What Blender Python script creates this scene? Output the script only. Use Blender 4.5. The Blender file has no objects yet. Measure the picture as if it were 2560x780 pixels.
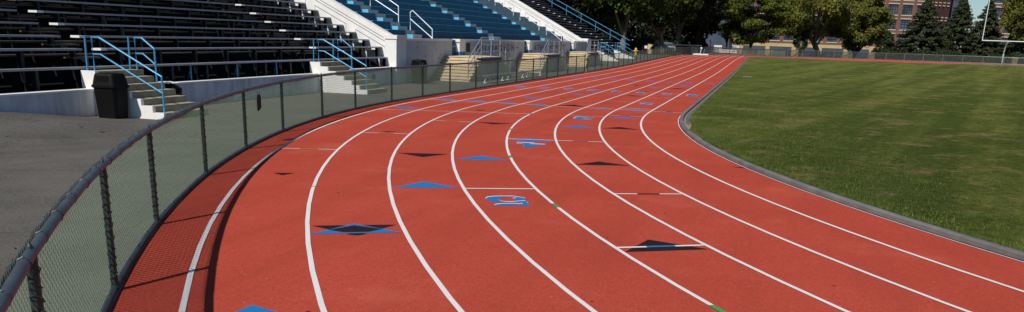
import bpy, math, random
import numpy as np
from mathutils import Vector, Matrix
random.seed(7)
C = bpy.context.scene.collection
PI = math.pi
# ------------------------------------------------------------------ helpers
class MB:
    def __init__(s): s.v=[]; s.f=[]; s.uv=[]; s.mi=[]
    def face(s, pts, uv=None, mi=0):
        n=len(s.v); s.v.extend([tuple(p) for p in pts]); s.f.append(tuple(range(n,n+len(pts))))
        s.uv.append(uv); s.mi.append(mi)
    def box(s, x0,x1,y0,y1,z0,z1, mi=0):
        n=len(s.v)
        s.v += [(x0,y0,z0),(x1,y0,z0),(x1,y1,z0),(x0,y1,z0),(x0,y0,z1),(x1,y0,z1),(x1,y1,z1),(x0,y1,z1)]
        for q in ((0,3,2,1),(4,5,6,7),(0,1,5,4),(1,2,6,5),(2,3,7,6),(3,0,4,7)):
            s.f.append(tuple(n+i for i in q)); s.uv.append(None); s.mi.append(mi)
        return s
    def prism(s, poly, axis, a, b, mi=0):
        # poly in the plane perpendicular to axis ('x': (y,z), 'y': (x,z), 'z': (x,y))
        def P(p,t):
            return {'x':(t,p[0],p[1]),'y':(p[0],t,p[1]),'z':(p[0],p[1],t)}[axis]
        n=len(s.v); m=len(poly)
        s.v += [P(p,a) for p in poly]+[P(p,b) for p in poly]
        s.f.append(tuple(range(n+m-1,n-1,-1))); s.f.append(tuple(range(n+m,n+2*m)))
        s.uv += [None,None]; s.mi += [mi,mi]
        for i in range(m):
            j=(i+1)%m; s.f.append((n+i,n+j,n+m+j,n+m+i)); s.uv.append(None); s.mi.append(mi)
        return s
    def tube(s, pts, r, seg=8, cap=True, mi=0):
        pts=[Vector(p) for p in pts]; rs = r if isinstance(r,(list,tuple)) else [r]*len(pts)
        rings=[]
        for i,p in enumerate(pts):
            a = (pts[i]-pts[i-1]).normalized() if i>0 else None
            b = (pts[i+1]-pts[i]).normalized() if i<len(pts)-1 else None
            t = a if b is None else b if a is None else (a+b).normalized()
            up = Vector((0,0,1)) if abs(t.z)<.9 else Vector((1,0,0))
            u = t.cross(up).normalized(); w = u.cross(t).normalized()
            k = 1.0
            if a is not None and b is not None: k = min(1.6, 1/max(.4,a.dot(t)))
            n=len(s.v)
            for j in range(seg):
                th=2*PI*j/seg
                s.v.append(tuple(p + (u*math.cos(th)+w*math.sin(th))*rs[i]*(k if False else 1)))
            rings.append(n)
        for i in range(len(rings)-1):
            for j in range(seg):
                k2=(j+1)%seg
                s.f.append((rings[i]+j,rings[i]+k2,rings[i+1]+k2,rings[i+1]+j)); s.uv.append(None); s.mi.append(mi)
        if cap:
            s.f.append(tuple(rings[0]+j for j in range(seg-1,-1,-1))); s.uv.append(None); s.mi.append(mi)
            s.f.append(tuple(rings[-1]+j for j in range(seg))); s.uv.append(None); s.mi.append(mi)
        return s
    def lathe(s, c, prof, seg=20, sx=1, sy=1, mi=0):
        n0=len(s.v)
        for (r,z) in prof:
            for j in range(seg):
                th=2*PI*j/seg; s.v.append((c[0]+r*sx*math.cos(th), c[1]+r*sy*math.sin(th), c[2]+z))
        for i in range(len(prof)-1):
            for j in range(seg):
                k=(j+1)%seg; a=n0+i*seg
                s.f.append((a+j,a+k,a+seg+k,a+seg+j)); s.uv.append(None); s.mi.append(mi)
        s.f.append(tuple(n0+j for j in range(seg-1,-1,-1))); s.uv.append(None); s.mi.append(mi)
        a=n0+(len(prof)-1)*seg
        s.f.append(tuple(a+j for j in range(seg))); s.uv.append(None); s.mi.append(mi)
        return s
    def build(s, name, mat, parent=None, smooth=False, **kw):
        off = root_loc(parent)
        me=bpy.data.meshes.new(name)
        me.from_pydata([(x-off[0],y-off[1],z-off[2]) for x,y,z in s.v],[],s.f)
        if any(u is not None for u in s.uv):
            ul=me.uv_layers.new(name='UVMap'); k=0
            for f,u in zip(s.f,s.uv):
                for i in range(len(f)):
                    if u is not None: ul.data[k].uv=u[i]
                    k+=1
        mats = mat if isinstance(mat,(list,tuple)) else [mat]
        for m in mats: me.materials.append(m)
        if len(mats)>1: me.polygons.foreach_set('material_index', s.mi)
        if smooth: me.polygons.foreach_set('use_smooth',[True]*len(me.polygons))
        return link(name, me, parent, **kw)
def root_loc(p):
    l=Vector((0,0,0))
    while p is not None: l+=p.location; p=p.parent
    return l
def link(name, data, parent=None, label=None, cat=None, group=None, kind=None):
    o=bpy.data.objects.new(name,data); C.objects.link(o)
    if parent is not None: o.parent=parent
    tag(o,label,cat,group,kind); return o
def tag(o,label=None,cat=None,group=None,kind=None):
    if label: o['label']=label
    if cat: o['category']=cat
    if group: o['group']=group
    if kind: o['kind']=kind
def thing(name, loc, label, cat, group=None):
    o=link(name,None,None,label,cat,group); o.location=loc; o.empty_display_size=.3
    return o
def dup(root, loc, label=None, rz=0, scale=None):
    r=root.copy(); C.objects.link(r); r.location=loc; r.rotation_euler=(0,0,rz)
    if scale: r.scale=scale
    if label: r['label']=label
    for ch in [c for c in bpy.data.objects if c.parent==root]:
        c=ch.copy(); C.objects.link(c); c.parent=r
        for gch in [g for g in bpy.data.objects if g.parent==ch]:
            g=gch.copy(); C.objects.link(g); g.parent=c
    return r
# ------------------------------------------------------------------ materials
def nt(name):
    m=bpy.data.materials.new(name); m.use_nodes=True; t=m.node_tree
    b=t.nodes['Principled BSDF']; return m,t,b
def N(t,kind,**kw):
    n=t.nodes.new(kind)
    for k,v in kw.items():
        if k.startswith('i_'):
            key=k[2:]; key=int(key) if key.isdigit() else key
            n.inputs[key].default_value=v
        else: setattr(n,k,v)
    return n
def L(t,a,b): t.links.new(a,b)
def ramp(t, fac, stops):
    r=t.nodes.new('ShaderNodeValToRGB'); e=r.color_ramp.elements
    while len(e)<len(stops): e.new(.5)
    for i,(p,c) in enumerate(stops):
        e[i].position=p; e[i].color=(*c,1) if len(c)==3 else c
    L(t,fac,r.inputs[0]); return r.outputs[0]
def mixc(t, fac, a, b, mode='MIX'):
    m=t.nodes.new('ShaderNodeMix'); m.data_type='RGBA'; m.blend_type=mode
    if isinstance(fac,(int,float)): m.inputs[0].default_value=fac
    else: L(t,fac,m.inputs[0])
    for i,v in ((6,a),(7,b)):
        if isinstance(v,tuple): m.inputs[i].default_value=(*v[:3],1)
        else: L(t,v,m.inputs[i])
    return m.outputs[2]
def noise(t, scale, detail=4, rough=.6, vec=None, dist=0):
    n=N(t,'ShaderNodeTexNoise'); n.inputs['Scale'].default_value=scale; n.inputs['Detail'].default_value=detail
    n.inputs['Roughness'].default_value=rough; n.inputs['Distortion'].default_value=dist
    L(t, vec if vec is not None else N(t,'ShaderNodeTexCoord').outputs['Object'], n.inputs['Vector'])
    return n.outputs['Fac']
def scaled(t, sx,sy,sz, out='Object', rot=(0,0,0)):
    m0=N(t,'ShaderNodeMapping'); m0.inputs['Rotation'].default_value=rot
    mp=N(t,'ShaderNodeMapping'); mp.inputs['Scale'].default_value=(sx,sy,sz)
    L(t,N(t,'ShaderNodeTexCoord').outputs[out],m0.inputs['Vector']); L(t,m0.outputs[0],mp.inputs['Vector']); return mp.outputs[0]
def bump(t,b,h,strength=.3,dist=.02):
    n=N(t,'ShaderNodeBump'); n.inputs['Strength'].default_value=strength; n.inputs['Distance'].default_value=dist
    L(t,h,n.inputs['Height']); L(t,n.outputs[0],b.inputs['Normal'])
def weathered(name, c1, c2, scale=2.0, rough=.8, metal=0, bs=.15, bscale=30, streak=0.0, spec=.3):
    m,t,b=nt(name)
    f=noise(t,scale,5,.65)
    col=ramp(t,f,[(.3,c1),(.7,c2)])
    if streak:
        s=noise(t,1,4,.7,vec=scaled(t,5,5,.5))
        col=mixc(t,ramp(t,s,[(.45,(0,0,0)),(.75,(streak,)*3)]),col,tuple(x*.35 for x in c1))
    L(t,col,b.inputs['Base Color']); b.inputs['Roughness'].default_value=rough; b.inputs['Metallic'].default_value=metal
    b.inputs['Specular IOR Level'].default_value=spec
    bump(t,b,noise(t,bscale,3,.6),bs,.01)
    return m
def track_mat():
    m,t,b=nt('track_rubber')
    col=ramp(t,noise(t,.35,6,.6),[(.3,(.405,.063,.041)),(.7,(.495,.083,.054))])
    col=mixc(t,ramp(t,noise(t,42,4,.9),[(.36,(.75,)*3),(.55,(0,)*3)]),col,(.27,.034,.021))
    col=mixc(t,ramp(t,noise(t,55,3,.9),[(.55,(0,)*3),(.72,(.5,)*3)]),col,(.62,.17,.11))
    st=noise(t,1,5,.65,vec=scaled(t,1.6,.18,1))
    col=mixc(t,ramp(t,st,[(.48,(0,)*3),(.72,(.35,)*3)]),col,(.27,.045,.032))
    st=noise(t,.55,6,.7)
    col=mixc(t,ramp(t,st,[(.55,(0,)*3),(.72,(.35,)*3)]),col,(.55,.14,.10))
    v=N(t,'ShaderNodeTexVoronoi'); v.inputs['Scale'].default_value=5.5; L(t,N(t,'ShaderNodeTexCoord').outputs['Object'],v.inputs['Vector'])
    col=mixc(t,ramp(t,v.outputs['Distance'],[(.03,(.7,)*3),(.05,(0,)*3)]),col,(.60,.30,.24))
    v2=N(t,'ShaderNodeTexVoronoi'); v2.inputs['Scale'].default_value=1.3; L(t,N(t,'ShaderNodeTexCoord').outputs['Object'],v2.inputs['Vector'])
    col=mixc(t,ramp(t,v2.outputs['Distance'],[(.02,(.9,)*3),(.028,(0,)*3)]),col,(.03,.012,.01))
    L(t,col,b.inputs['Base Color']); b.inputs['Roughness'].default_value=1; b.inputs['Specular IOR Level'].default_value=.0
    bump(t,b,noise(t,90,3,.7),.5,.006)
    return m
def paint_mat(name,c,wear=.35,under=(.38,.055,.035)):
    m,t,b=nt(name)
    w=noise(t,120,3,.8); w2=noise(t,2.0,4,.6)
    f=N(t,'ShaderNodeMath',operation='MULTIPLY'); L(t,ramp(t,w,[(.5,(0,)*3),(.68,(1,)*3)]),f.inputs[0]); L(t,ramp(t,w2,[(.3,(wear*.4,)*3),(.75,(wear,)*3)]),f.inputs[1])
    L(t,mixc(t,f.outputs[0],c,under),b.inputs['Base Color']); b.inputs['Roughness'].default_value=.9; b.inputs['Specular IOR Level'].default_value=.05
    bump(t,b,noise(t,90,3,.7),.4,.005)
    return m
def asphalt_mat():
    m,t,b=nt('asphalt')
    col=ramp(t,noise(t,.6,6,.65),[(.34,(.066,.061,.055)),(.5,(.092,.085,.076)),(.66,(.118,.110,.098))])
    col=mixc(t,ramp(t,noise(t,26,5,.9),[(.45,(0,)*3),(.62,(.8,)*3)]),col,(.17,.16,.145))
    tr=noise(t,1,5,.6,vec=scaled(t,.9,.08,1,rot=(0,0,.5)))
    col=mixc(t,ramp(t,tr,[(.52,(0,)*3),(.8,(.5,)*3)]),col,(.045,.043,.04))
    v=N(t,'ShaderNodeTexVoronoi',feature='DISTANCE_TO_EDGE'); v.inputs['Scale'].default_value=.22
    wv=N(t,'ShaderNodeVectorMath',operation='ADD'); nz=N(t,'ShaderNodeTexNoise'); nz.inputs['Scale'].default_value=1.5; nz.inputs['Detail'].default_value=6
    tc=N(t,'ShaderNodeTexCoord'); L(t,tc.outputs['Object'],nz.inputs['Vector']); L(t,tc.outputs['Object'],wv.inputs[0]); L(t,nz.outputs['Color'],wv.inputs[1]); L(t,wv.outputs[0],v.inputs['Vector'])
    col=mixc(t,ramp(t,v.outputs['Distance'],[(.001,(.8,)*3),(.0035,(0,)*3)]),col,(.02,.018,.016))
    L(t,col,b.inputs['Base Color']); b.inputs['Roughness'].default_value=.95; b.inputs['Specular IOR Level'].default_value=.05
    bump(t,b,noise(t,60,4,.7),.5,.01)
    return m
def grass_mat(name='grass', dry=.6):
    m,t,b=nt(name)
    col=ramp(t,noise(t,.30,7,.75),[(.36,(.095,.125,.026)),(.5,(.160,.182,.040)),(.62,(.235,.235,.068))])
    # mower passes run down the field
    st=noise(t,1,4,.6,vec=scaled(t,.55,.018,1,rot=(0,0,.24)),dist=.3)
    col=mixc(t,ramp(t,st,[(.44,(0,)*3),(.56,(.75,)*3)]),col,(.070,.098,.022))
    st2=noise(t,1,3,.6,vec=scaled(t,1.6,.05,1,rot=(0,0,.20)),dist=.3)
    col=mixc(t,ramp(t,st2,[(.52,(0,)*3),(.70,(.35,)*3)]),col,(.135,.160,.052))
    # worn, straw coloured patches
    col=mixc(t,ramp(t,noise(t,1,6,.8,vec=scaled(t,.6,.5,1)),[(.53,(0,)*3),(.63,(.75,)*3)]),col,(.40,.27,.13))
    col=mixc(t,ramp(t,noise(t,.9,6,.8,vec=scaled(t,1,1,3)),[(.56,(0,)*3),(.68,(.55,)*3)]),col,(.20,.20,.030))
    col=mixc(t,ramp(t,noise(t,9,6,.9),[(.40,(.85,)*3),(.56,(0,)*3)]),col,(.022,.040,.008))
    col=mixc(t,ramp(t,noise(t,4,6,.85),[(.5,(0,)*3),(.68,(.5,)*3)]),col,(.15,.18,.055))
    L(t,col,b.inputs['Base Color']); b.inputs['Roughness'].default_value=1; b.inputs['Specular IOR Level'].default_value=.0
    bump(t,b,noise(t,22,5,.85),1.0,.06)
    return m
def leaf_mat(name, c1, c2, c3, nscale=.35):
    m,t,b=nt(name)
    f=noise(t,nscale,3,.6); g=noise(t,3.5,2,.6)
    col=ramp(t,f,[(.3,c1),(.55,c2),(.8,c3)])
    col=mixc(t,ramp(t,g,[(.4,(0,)*3),(.7,(.6,)*3)]),col,c1)
    L(t,col,b.inputs['Base Color']); b.inputs['Roughness'].default_value=.6; b.inputs['Specular IOR Level'].default_value=.25
    out=[n for n in t.nodes if n.type=='OUTPUT_MATERIAL'][0]
    tr=N(t,'ShaderNodeBsdfTranslucent'); L(t,col,tr.inputs[0]); mx=N(t,'ShaderNodeMixShader'); mx.inputs[0].default_value=.22
    L(t,b.outputs[0],mx.inputs[1]); L(t,tr.outputs[0],mx.inputs[2]); L(t,mx.outputs[0],out.inputs[0])
    return m
def fence_mat(name, cell, wire, fabric, cw, cf):
    m,t,b=nt(name)
    out=[n for n in t.nodes if n.type=='OUTPUT_MATERIAL'][0]
    uv=N(t,'ShaderNodeUVMap'); sp=N(t,'ShaderNodeSeparateXYZ')
    # sag: bend the pattern a little so that panels are not ruler straight
    nz=N(t,'ShaderNodeTexNoise'); nz.inputs['Scale'].default_value=2.2; nz.inputs['Detail'].default_value=2
    L(t,uv.outputs[0],nz.inputs['Vector'])
    sc=N(t,'ShaderNodeVectorMath',operation='SCALE'); L(t,nz.outputs['Color'],sc.inputs[0]); sc.inputs['Scale'].default_value=.05
    ad=N(t,'ShaderNodeVectorMath',operation='ADD'); L(t,uv.outputs[0],ad.inputs[0]); L(t,sc.outputs[0],ad.inputs[1])
    L(t,ad.outputs[0],sp.inputs[0])
    ws=[]
    for sgn in (1,-1):
        a=N(t,'ShaderNodeMath',operation='MULTIPLY_ADD'); L(t,sp.outputs[1],a.inputs[0]); a.inputs[1].default_value=sgn*1.25; L(t,sp.outputs[0],a.inputs[2])
        d=N(t,'ShaderNodeMath',operation='DIVIDE'); L(t,a.outputs[0],d.inputs[0]); d.inputs[1].default_value=cell
        fr=N(t,'ShaderNodeMath',operation='FRACT'); L(t,d.outputs[0],fr.inputs[0])
        lt=N(t,'ShaderNodeMath',operation='LESS_THAN'); L(t,fr.outputs[0],lt.inputs[0]); lt.inputs[1].default_value=wire
        ws.append(lt.outputs[0])
    mxm=N(t,'ShaderNodeMath',operation='MAXIMUM'); L(t,ws[0],mxm.inputs[0]); L(t,ws[1],mxm.inputs[1])
    # vertical folds of the wind screen
    fold=noise(t,1,3,.6,vec=scaled(t,7,.6,1,out='UV'))
    # rippled rows of the wind screen woven behind the wire
    wv=N(t,'ShaderNodeTexWave',wave_type='BANDS',bands_direction='Y'); wv.inputs['Scale'].default_value=2*PI/.058/20*1.0; wv.inputs['Distortion'].default_value=2.2; wv.inputs['Detail'].default_value=1.5; wv.inputs['Detail Scale'].default_value=.35
    L(t,N(t,'ShaderNodeUVMap').outputs[0],wv.inputs['Vector'])
    rows=ramp(t,wv.outputs['Fac'],[(.35,(0,)*3),(.65,(.24,)*3)])
    fo=ramp(t,fold,[(.35,(fabric*.75,)*3),(.65,(min(1,fabric*1.2),)*3)])
    al0=N(t,'ShaderNodeMath',operation='MAXIMUM'); L(t,rows,al0.inputs[0]); L(t,fo,al0.inputs[1])
    al=N(t,'ShaderNodeMath',operation='MAXIMUM'); L(t,mxm.outputs[0],al.inputs[0]); L(t,al0.outputs[0],al.inputs[1])
    stain=noise(t,1.3,4,.6,vec=N(t,'ShaderNodeUVMap').outputs[0])
    cfab=mixc(t,ramp(t,stain,[(.5,(0,)*3),(.8,(.5,)*3)]),cf,tuple(x*.45 for x in cf))
    cfab=mixc(t,rows,cfab,tuple(x*.8 for x in cw))
    col=mixc(t,mxm.outputs[0],cfab,cw)
    df=N(t,'ShaderNodeBsdfDiffuse'); L(t,col,df.inputs[0]); tr=N(t,'ShaderNodeBsdfTranslucent'); L(t,col,tr.inputs[0])
    m1=N(t,'ShaderNodeMixShader'); m1.inputs[0].default_value=.42; L(t,df.outputs[0],m1.inputs[1]); L(t,tr.outputs[0],m1.inputs[2])
    tp=N(t,'ShaderNodeBsdfTransparent'); m2=N(t,'ShaderNodeMixShader'); L(t,al.outputs[0],m2.inputs[0]); L(t,tp.outputs[0],m2.inputs[1]); L(t,m1.outputs[0],m2.inputs[2])
    L(t,m2.outputs[0],out.inputs[0]); return m
def brick_mat(name,c1,c2,mortar):
    m,t,b=nt(name)
    br=N(t,'ShaderNodeTexBrick'); br.inputs['Scale'].default_value=1; br.inputs['Brick Width'].default_value=.5; br.inputs['Row Height'].default_value=.22; br.inputs['Mortar Size'].default_value=.02
    br.inputs['Color1'].default_value=(*c1,1); br.inputs['Color2'].default_value=(*c2,1); br.inputs['Mortar'].default_value=(*mortar,1)
    mp=N(t,'ShaderNodeMapping'); mp.inputs['Rotation'].default_value=(PI/2,0,0); L(t,N(t,'ShaderNodeTexCoord').outputs['Object'],mp.inputs['Vector']); L(t,mp.outputs[0],br.inputs['Vector'])
    col=mixc(t,ramp(t,noise(t,.4,4,.6),[(.4,(0,)*3),(.8,(.5,)*3)]),br.outputs[0],tuple(x*.55 for x in c1))
    L(t,col,b.inputs['Base Color']); b.inputs['Roughness'].default_value=.9; return m
M={}
M['track']=track_mat(); M['asphalt']=asphalt_mat(); M['grass']=grass_mat()
M['rough_grass']=weathered('rough_grass',(.035,.05,.015),(.075,.075,.03),1.2,.95)
M['white_line']=paint_mat('white_line',(.74,.72,.71),.75); M['blue_paint']=paint_mat('blue_paint',(.006,.17,.44),.5)
M['black_paint']=paint_mat('black_paint',(.018,.013,.014),.8,(.10,.03,.025)); M['green_paint']=paint_mat('green_paint',(.05,.30,.09),.4)
M['faded_line']=paint_mat('faded_line',(.62,.42,.38),.8); M['yellow_mid']=paint_mat('yellow_mid',(.42,.30,.06),.6); M['faded_blue']=paint_mat('faded_blue',(.10,.14,.42),.7)
M['blades']=leaf_mat('grass_blades',(.07,.105,.022),(.14,.175,.034),(.33,.29,.06),.7)
M['kerb']=weathered('kerb_metal',(.13,.125,.12),(.25,.24,.23),2,.55,.2,.1,40)
M['cover']=weathered('drain_cover',(.085,.085,.09),(.15,.15,.155),2,.8,0,.3,50)
M['sand']=weathered('sand',(.22,.16,.09),(.34,.26,.16),3,.95,0,.5,60)
M['edging']=weathered('edging_concrete',(.20,.13,.10),(.32,.24,.19),1.5,.9,0,.3,30)
M['rail']=weathered('fence_pipe',(.055,.068,.078),(.105,.122,.135),4,.45,.3,.12,60,spec=.5)
M['post']=weathered('fence_post',(.020,.030,.028),(.05,.065,.06),4,.55,.2,.3,60,spec=.4)
M['wire']=weathered('tie_wire',(.05,.06,.065),(.10,.11,.12),4,.4,.7,.1,60)
M['link']=fence_mat('chain_link',.072,.20,.05,(.38,.56,.36),(.06,.08,.06))
M['farlink']=fence_mat('far_chain_link',.06,.10,.5,(.20,.25,.235),(.030,.042,.036))
M['galv']=weathered('galvanised',(.20,.225,.22),(.30,.33,.32),3,.45,.6,.1,40)
M['wall_white']=weathered('painted_wall',(.46,.45,.46),(.60,.59,.60),1.1,.85,0,.3,18,streak=.35)
M['low_wall']=weathered('low_wall',(.50,.50,.54),(.72,.72,.77),1.3,.85,0,.3,18,streak=.6)
M['bright_white']=weathered('bright_white',(.72,.71,.68),(.83,.82,.79),1.0,.8,0,.25,14,streak=.12)
M['groove_and_shadow']=weathered('groove_and_shadow',(.10,.095,.085),(.16,.15,.14),5,.9)  # dark tone for grooves and holes, also painted shadow strips on the entry stairs
M['tan']=weathered('tan_concrete',(.50,.40,.25),(.66,.54,.36),1.6,.9,0,.3,20,streak=.2)
M['step']=weathered('step_concrete',(.26,.23,.16),(.40,.36,.26),2,.9,0,.4,25,streak=.2)
M['grey_conc']=weathered('grey_concrete',(.32,.31,.30),(.50,.48,.46),3,.9,0,.5,20)
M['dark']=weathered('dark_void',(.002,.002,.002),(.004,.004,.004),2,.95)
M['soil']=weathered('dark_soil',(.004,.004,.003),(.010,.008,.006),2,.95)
M['plank']=weathered('seat_plank',(.25,.26,.30),(.36,.37,.41),1.2,.5,.3,.1,40)
M['footplank']=weathered('foot_plank',(.065,.050,.036),(.13,.105,.08),1.5,.8,0,.2,30)
M['cap']=weathered('end_cap',(.70,.70,.68),(.82,.82,.80),3,.5)
M['frame']=weathered('dark_steel',(.006,.009,.016),(.016,.022,.034),3,.5,.3)
M['bluerail']=weathered('blue_rail',(.030,.22,.42),(.05,.30,.52),4,.4,.1,.08,40,spec=.5)
M['paleblue']=weathered('pale_blue',(.10,.38,.58),(.15,.46,.66),3,.7)
M['whiterail']=weathered('white_rail',(.70,.72,.75),(.82,.84,.86),4,.4,.1)
M['steel']=weathered('handrail_steel',(.45,.46,.45),(.62,.63,.62),3,.35,.7)
M['bluepillar']=weathered('blue_base',(.03,.20,.42),(.05,.26,.50),2,.7)
M['binblack']=weathered('bin_plastic',(.002,.002,.002),(.005,.005,.005),3,.6,0,.15,25,spec=.15)
def tier_mat(name,c1,c2,edge):
    m,t,b=nt(name)
    col=ramp(t,noise(t,.9,5,.65),[(.3,c1),(.7,c2)])
    sx=N(t,'ShaderNodeSeparateXYZ'); L(t,N(t,'ShaderNodeTexCoord').outputs['Object'],sx.inputs[0])
    d=N(t,'ShaderNodeMath',operation='DIVIDE'); L(t,sx.outputs[1],d.inputs[0]); d.inputs[1].default_value=3.7
    fr=N(t,'ShaderNodeMath',operation='FRACT'); L(t,d.outputs[0],fr.inputs[0])
    lt=N(t,'ShaderNodeMath',operation='LESS_THAN'); L(t,fr.outputs[0],lt.inputs[0]); lt.inputs[1].default_value=.012
    col=mixc(t,lt.outputs[0],col,edge)
    col=mixc(t,ramp(t,noise(t,1,4,.7,vec=scaled(t,4,4,.4)),[(.55,(0,)*3),(.8,(.5,)*3)]),col,tuple(x*.5 for x in c1))
    L(t,col,b.inputs['Base Color']); b.inputs['Roughness'].default_value=.75; bump(t,b,noise(t,14,4,.6),.3,.01); return m
M['tier']=tier_mat('blue_tier',(.0015,.060,.115),(.003,.085,.155),(.02,.22,.35))
M['tier_grey']=tier_mat('grey_tier',(.20,.30,.33),(.30,.40,.43),(.12,.17,.18))
M['tieredge']=weathered('tier_edge',(.10,.38,.55),(.20,.50,.66),5,.7)
M['brick']=brick_mat('red_brick',(.22,.085,.062),(.15,.055,.042),(.26,.19,.16))
M['brickdark']=brick_mat('dark_brick',(.085,.018,.014),(.06,.014,.012),(.08,.04,.035))
M['lintel']=weathered('stone_sill',(.55,.48,.34),(.66,.58,.42),1,.85)
M['tanwall']=weathered('tan_wall',(.48,.36,.17),(.60,.47,.25),.6,.85)
M['bluegrey']=weathered('blue_grey_cladding',(.055,.070,.10),(.09,.11,.15),.4,.6)
M['frameblack']=weathered('window_frame',(.012,.014,.018),(.03,.033,.04),2,.5)
def glass_mat():
    m,t,b=nt('window_glass')
    col=ramp(t,noise(t,.35,3,.6),[(.35,(.02,.03,.045)),(.65,(.10,.15,.20))])
    L(t,col,b.inputs['Base Color']); b.inputs['Roughness'].default_value=.12; b.inputs['Specular IOR Level'].default_value=.8; return m
M['glass']=glass_mat()
M['bark']=weathered('bark',(.05,.038,.028),(.12,.095,.07),2,.95,0,.8,12)
M['barklight']=weathered('light_bark',(.13,.10,.075),(.24,.19,.14),2,.95,0,.8,12)
M['maple_dark']=leaf_mat('maple_dark',(.012,.020,.004),(.062,.100,.013),(.19,.245,.028))
M['maple_deep']=leaf_mat('maple_deep',(.005,.009,.003),(.014,.023,.005),(.045,.062,.010))
M['russet']=leaf_mat('russet_leaves',(.012,.010,.004),(.030,.020,.007),(.07,.040,.012))
M['maple_olive']=leaf_mat('maple_olive',(.055,.066,.012),(.165,.168,.028),(.30,.25,.045))
M['locust']=leaf_mat('locust',(.040,.056,.008),(.115,.145,.016),(.20,.215,.026))
M['spruce']=leaf_mat('spruce',(.020,.030,.013),(.055,.070,.028),(.10,.115,.048),.8)
M['shrub']=leaf_mat('shrub',(.012,.022,.006),(.028,.048,.010),(.05,.075,.018))
M['yellow']=weathered('yellow_paint',(.75,.42,.02),(.85,.52,.04),3,.5)
M['carwhite']=weathered('car_white',(.62,.63,.65),(.72,.73,.74),.5,.3,0,.02,5,spec=.6)
M['cargrey']=weathered('car_grey',(.28,.29,.31),(.36,.37,.39),.5,.3,.3,.02,5,spec=.6)
M['carblue']=weathered('car_blue',(.03,.07,.20),(.05,.10,.26),.5,.3,.2,.02,5,spec=.6)
M['tyre']=weathered('tyre',(.012,.012,.012),(.02,.02,.02),4,.8)
M['letters']=weathered('painted_letters',(.03,.028,.03),(.22,.21,.22),7,.8)
M['ink']=weathered('sign_ink',(.015,.018,.03),(.03,.03,.05),3,.7)
M['red']=weathered('red_ink',(.40,.02,.03),(.5,.04,.04),3,.7)
M['mat']=weathered('landing_mat',(.68,.68,.66),(.80,.80,.78),2,.6)
# ------------------------------------------------------------------ terrain and track path
XI,Y0,R0,LS,LW = -2.2785,28.486,34.179,91.7,1.07
Y1=Y0+LS; CX=XI+R0; TOT=2*LS+2*PI*R0
def sm(t): t=min(1,max(0,t)); return t*t*(3-2*t)
def zr(x,y):
    d=0.
    if y>Y1-25:
        # the far bend is banked: its inner edge lies lower than the fence line
        rr=math.hypot(x-CX,y-Y1); o=rr-R0; th=math.degrees(math.atan2(y-Y1,CX-x))
        d=.33*math.exp(-((th-64)/26.)**2)*((1-min(1,max(0,o/9.))) if o>0 else 1-sm(-o/18.))
    return -d+.37*sm((y-60)/60.) - 1.7*sm((y-170)/30.) + .31*sm((18.0-y)/3.4)*sm((-12.2-x)/2.8)
def path(s,o,z=0.0):
    s%=TOT
    if s<LS: x,y=XI-o,Y0+s
    elif s<LS+PI*R0:
        th=(s-LS)/R0; x,y=CX-(R0+o)*math.cos(th),Y1+(R0+o)*math.sin(th)
    elif s<2*LS+PI*R0: x,y=CX+R0+o,Y1-(s-LS-PI*R0)
    else:
        th=(s-2*LS-PI*R0)/R0; x,y=CX+(R0+o)*math.cos(th),Y0-(R0+o)*math.sin(th)
    return (x,y,zr(x,y)+z)
def strip(mb,s0,s1,oa,ob,z,step=1.0,nc=1,zb=None):
    n=max(1,int(round(abs(s1-s0)/step)))
    for i in range(n):
        a=s0+(s1-s0)*i/n; b=s0+(s1-s0)*(i+1)/n
        for j in range(nc):
            p=oa+(ob-oa)*j/nc; q=oa+(ob-oa)*(j+1)/nc
            z2=z if zb is None else zb
            mb.face([path(a,p,z+(z2-z)*j/nc),path(b,p,z+(z2-z)*j/nc),path(b,q,z+(z2-z)*(j+1)/nc),path(a,q,z+(z2-z)*(j+1)/nc)])
    return mb
# ground sheet to the horizon
def axis_vals(a,b,fine0,fine1,st):
    v=[]; x=fine0
    while x<fine1: v.append(x); x+=st
    v.append(fine1); d=st*2; x=fine1
    while x<b: x+=d; d*=1.6; v.append(min(x,b))
    d=st*2; x=fine0; w=[]
    while x>a: x-=d; d*=1.6; w.append(max(x,a))
    return w[::-1]+v
def sheet(name,xs,ys,z,mat,kind='structure',label=None,sink=False):
    mb=MB(); nx,ny=len(xs),len(ys)
    mb.v=[(x,y,zr(x,y)+z-(.14*sm((x+17)/2.)*sm((160-y)/6.)*sm((72-x)/4.)+(.31*sm((18.0-y)/3.4)*sm((-12.2-x)/2.8)) if sink else 0)) for y in ys for x in xs]
    for j in range(ny-1):
        for i in range(nx-1):
            a=j*nx+i; mb.f.append((a,a+1,a+nx+1,a+nx)); mb.uv.append(None); mb.mi.append(0)
    return mb.build(name,mat,None,kind=kind)
sheet('ground',axis_vals(-1500,1500,-80,110,4),axis_vals(-900,2500,-40,210,2),0,M['rough_grass'],sink=True)
sheet('asphalt_apron',[-16.2+i*.6 for i in range(12)]+[-9+i*1.5 for i in range(36)],[-40+2*i for i in range(24)]+[7.5+i*.5 for i in range(25)]+[20+2*i for i in range(71)],.005,M['asphalt'])
mb=MB(); yy=150.
sheet('street',[-130+10*i for i in range(31)],[203+3*i for i in range(14)],.01,M['asphalt'])
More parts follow.
